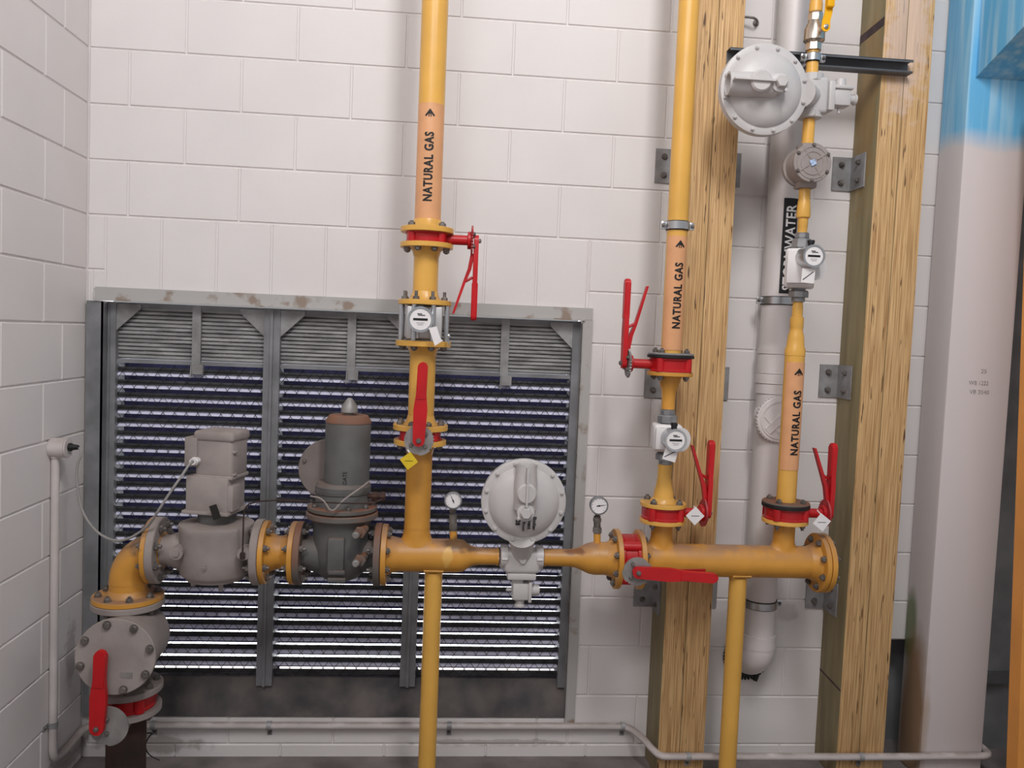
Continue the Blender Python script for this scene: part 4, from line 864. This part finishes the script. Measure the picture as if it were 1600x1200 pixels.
# strut channel between the posts
z = at(1350, 102, PF - .02).z; b = B(); xa, xb = 2.305, 2.99; h = .0225; f = PF - .001
b.box2((xa, f - .0025, z - h), (xb, f, z + h))
for s in (-1, 1): b.box2((xa, f - .041, z + s * h - .0012), (xb, f, z + s * h + .0012)); b.box2((xa, f - .041, z + s * (h - .007) - .001), (xb, f - .039, z + s * h)) 
o = b.out('strut_channel', STRIP); top(o, 'galvanised strut channel spanning the two timber posts behind the upper regulator', 'channel')
clamp('zinc pipe clamp under the ball valve in front of the strut channel', X3, YG, (zc_ + zbv) / 2, .0205, back=f - .043, h=.024)
def ball_valve():
    z0 = zbv; z1 = P3(14, .02); T = thing('ball_valve', 'nickel ball valve with a yellow lever at the top of the right riser', 'valve', C3(z0)); h = z1 - z0
    b = B(); b.hexa(C3(z0), Z, .0285, h * .22, 8); b.lathe([(h * .2, 0), (h * .2, .027), (h * .26, .036), (h * .55, .036), (h * .74, .026), (h * .8, .024), (h * .8, 0)], C3(z0), Z, 32); b.hexa(C3(z0 + h * .78), Z, .0265, h * .22, 8); b.cyl(C3(z0 + h * .5), C3(z0 + h * .5) - Y * .05 + X * .015, .010, n=16); b.out('valve_body', NICK, T)
    p = C3(z0 + h * .5) + V((.016, -.05, 0)); b = B(); b.prism([(.016 * math.cos(a), .016 * math.sin(a)) for a in [math.pi + .3 + k * (math.pi - .6) / 8 for k in range(9)]] + [(.014, .02), (.02, .05), (.02, .26), (-.006, .26), (-.006, .05), (-.014, .02)], p, X, Z, -Y, .005); b.box(p + V((.007, -.012, .16)), (.026, .022, .20), None, .006); lv = b.out('lever', BALLY, T)
    bolt(T, p - Y * .005, -Y, .6, .004, ZINC)
    return z1
zbt = ball_valve()
b = B(); b.cyl(C3(zbt + .0005), C3(3.25), .0205, n=32); b.lathe([(0, 0), (0, .0225), (.03, .0225), (.03, 0)], C3(zbt + .002), Z, 32); o = b.out('gas_pipe', YEL); top(o, 'thin yellow gas pipe leaving the ball valve at the top of the view', 'pipe', 'yellow gas riser pipes')

# ------------------------------------------------------------------ stormwater pipe
def storm():
    xs, ys, r = 2.592, -.085, .0605; T = thing('stormwater_pipe', 'painted white stormwater pipe on the wall between the timber posts', 'pipe', (xs, ys, .36))
    S = lambda px, py, d=0: at(px, py, ys - d).z
    ze = S(1190, 1022, r); R = .085
    pts = [V((xs, ys, 3.25)), V((xs, ys, ze + .05))]; 
    b = B(); b.cyl((xs, ys, ze + .0), (xs, ys, 3.25), r, n=40)
    b.ring((xs, ys, S(1190, 1018, r)), Z, r - .01, r + .006, .05, 40)
    for p0, p1, e in ((543, 553, .006), (553, 584, .0035), (584, 600, .007), (600, 616, .004)): b.ring((xs, ys, S(1208, p1, r)), Z, r - .01, r + e, S(1208, p0, r) - S(1208, p1, r) - .002, 40)
    b.out('pipe', PVC, T)
    pts = [V((xs, ys, ze + .012))] + [V((xs - .012 * k / 10, ys + R - R * math.cos(a), ze - R * .75 * math.sin(a))) for k, a in enumerate([math.pi / 2 * k / 10 for k in range(11)])]
    b = B(); b.tube(pts, r + .004, 36); b.out('elbow', PVC, T)
    b = B(); c = V((xs - .012, -.006, ze - R * .75)); n_ = 44
    b.ring(c + Y * .0055, -Y, r + .004, r + .028, .010, 40)
    for k in range(n_):
        a = math.pi * 2 * k / n_; d = X * math.cos(a) + Z * math.sin(a); b.box(c + d * (r + .031) - Y * .003, (.006, .012, .006), None)
    b.box(c + V((.045, -.003, -r - .022)), (.016, .014, .034), Matrix.Rotation(.3, 3, 'Y')); b.out('rubber_collar', BLACK, T)
    # inspection opening
    c = at(1218, 656, ys - r - .012); b = B(); b.cyl(V((c.x, ys, c.z)), V((c.x, c.y + .018, c.z)), .076, n=40); b.disc(c + Y * .02, -Y, .087, .022, 56, .003)
    for k in range(40):
        a = math.pi * 2 * k / 40; b.cyl(c + V((math.cos(a) * .086, .016, math.sin(a) * .086)), c + V((math.cos(a) * .086, .001, math.sin(a) * .086)), .0035, n=8)
    b.ring(c, -Y, .066, .074, .005, 48)
    d = (X + Z).normalized(); e = Y.cross(d)
    for s in (-.012, .012): b.box(c + e * s - Y * .003, (1, 1, 1), Matrix((d * .13, e * .006, Y * .008)).transposed(), .001)
    b.box(c - Y * .004, (1, 1, 1), Matrix((d * .13, e * .02, Y * .004)).transposed()); b.box(c - Y * .002 - d * .035 - e * .0, (1, 1, 1), Matrix((d * .004, e * .1, Y * .006)).transposed())
    b.out('inspection_cap', PVC, T)
    # black label reading upwards
    zl, zh = S(1235, 459, r), S(1245, 310, r); b = B(); b.arc((xs, ys, 0), Z, r + .0006, zl, zh, -.36, .62, -Y); b.out('label_band', BLK, T)
    L_ = zh - zl
    def put(a, b2):
        q = .13 - b2 * .040 / r; return V((xs + math.sin(q) * (r + .0026), ys - math.cos(q) * (r + .0026), zl + .012 + a * (L_ - .035)))
    lettering(T, 'STORMWATER', WPRINT, put, bold=.02, slices=6, spacing=1.05)
    return xs, ys, r
xs, ys, rs = storm()
clamp('zinc pipe clamp on the stormwater pipe below its black label', xs, ys, at(1210, 469, ys - rs).z, rs, back=-.001)
clamp('zinc pipe clamp near the foot of the stormwater pipe', xs, ys, at(1192, 949, ys - rs).z, rs, back=-.001)
b = B(); b.tube([at(1150, 26, -.02), at(1176, 27, -.045), at(1183, 31, -.04), at(1183, 36, -.012), at(1181, 37, -.004)], .0045, 10, 1); b.disc(at(1181, 36, -.0015), -Y, .012, .004); o = b.out('wall_hook', BOLT); top(o, 'dark bent steel hook on the wall right of the middle post', 'hook')

# ------------------------------------------------------------------ conduits and cables
def conduit_left():
    yv = -.265; T = thing('cable_conduit', 'white cable conduit down the left wall and along the wall foot past both posts', 'conduit', (.02, yv, .1))
    rc = .0135; zc = .112; ya = -.016; zr = .131
    pts = [(.0145, yv, 1.19), (.0145, yv, .2), (.0145, yv, .15), (.0145, yv + .02, .122), (.0145, yv + .06, zc), (.0145, -.07, zc + .006), (.018, -.035, zc + .01), (.035, ya, zr - .002), (.07, ya, zr), (2.05, ya, zr), (2.09, ya, zr), (2.12, -.03, zr - .004), (2.15, -.09, zr - .010), (2.172, -.155, zr - .02), (2.19, PF - .016, .106), (2.23, PF - .018, .105), (3.10, PF - .018, .103), (3.3, -.196, .102), (3.47, -.196, .102), (3.505, -.19, .102), (3.522, -.165, .102), (3.525, -.1, .102), (3.525, .05, .102)]
    b = B(); b.tube(pts, rc, 16, 1); b.out('conduit_tube', PVCD, T)
    def strap(c, n, u):
        b = B(); c = V(c); n = V(n); u = V(u); v = n.cross(u); b.ring(c - u * .009, u, rc + .0004, rc + .003, .018, 20); b.box(c - n * (rc + .0005) + v * .028, (1, 1, 1), Matrix((u * .018, n * .002, v * .03)).transposed()); bolt(T, c - n * (rc - .001) + v * .03, n, .4, 0); b.out('strap', GALVD, T)
    strap((.0145, yv, at(72, 1133, 0).z if False else .255), X, Z)
    for px in (422, 702, 972): strap((at(px, 1127, 0).x, ya, zr), -Y, -X)
    strap((.27, ya, zr), -Y, -X)
    strap((2.30, PF - .018, .1048), -Y, -X); strap((2.98, PF - .018, .1034), -Y, -X)
    J_ = thing('junction_box', 'round white conduit box on the left wall with a black cable gland', 'box', (.03, yv, 1.19)); 
    b = B(); b.cyl((.001, yv, 1.225), (.052, yv, 1.225), .034, n=32); b.cyl((.0145, yv, 1.1905), (.0145, yv, 1.215), .0175, n=20); b.out('box_body', PVCD, J_)
    b = B(); b.disc((.0525, yv, 1.225), X, .035, .006, 32); lid = b.out('lid', PVCD, J_); 
    b = B(); b.hexa((.0587, yv, 1.228), X, .014, .012, 8); b.lathe([(0, 0), (0, .011), (.02, .008), (.024, .004), (.024, 0)], (.0695, yv, 1.228), X, 16); b.out('cable_gland', BLACK, J_)
    g = at(302, 721, -.395)
    pts = [V((.09, yv, 1.228)), V((.108, yv - .01, 1.215)), at(119, 730, -.28), at(121, 765, -.285), at(128, 800, -.30), at(148, 830, -.33), at(176, 846, -.385), at(200, 843, -.40), at(218, 832, -.405), at(232, 822, -.425), at(243, 805, -.45), at(262, 775, -.45), at(285, 742, -.425), g + V((-.008, -.012, -.006)), g - Y * .008]
    b = B(); b.tube(pts, .0042, 10, 2); o = b.out('power_cable', CABLE); top(o, 'grey cable drooping from the conduit box to the actuated valve', 'cable')
conduit_left()
b = B(); b.tube([at(222, 1146, -.28), at(240, 1145, -.24), at(233, 1150, -.24), at(226, 1165, -.24), at(232, 1180, -.24), at(250, 1188, -.24)], .0022, 6, 2); o = b.out('loose_wire', BLACK); top(o, 'thin black loose wire curling on the floor beside the rusty inlet pipe', 'wire')
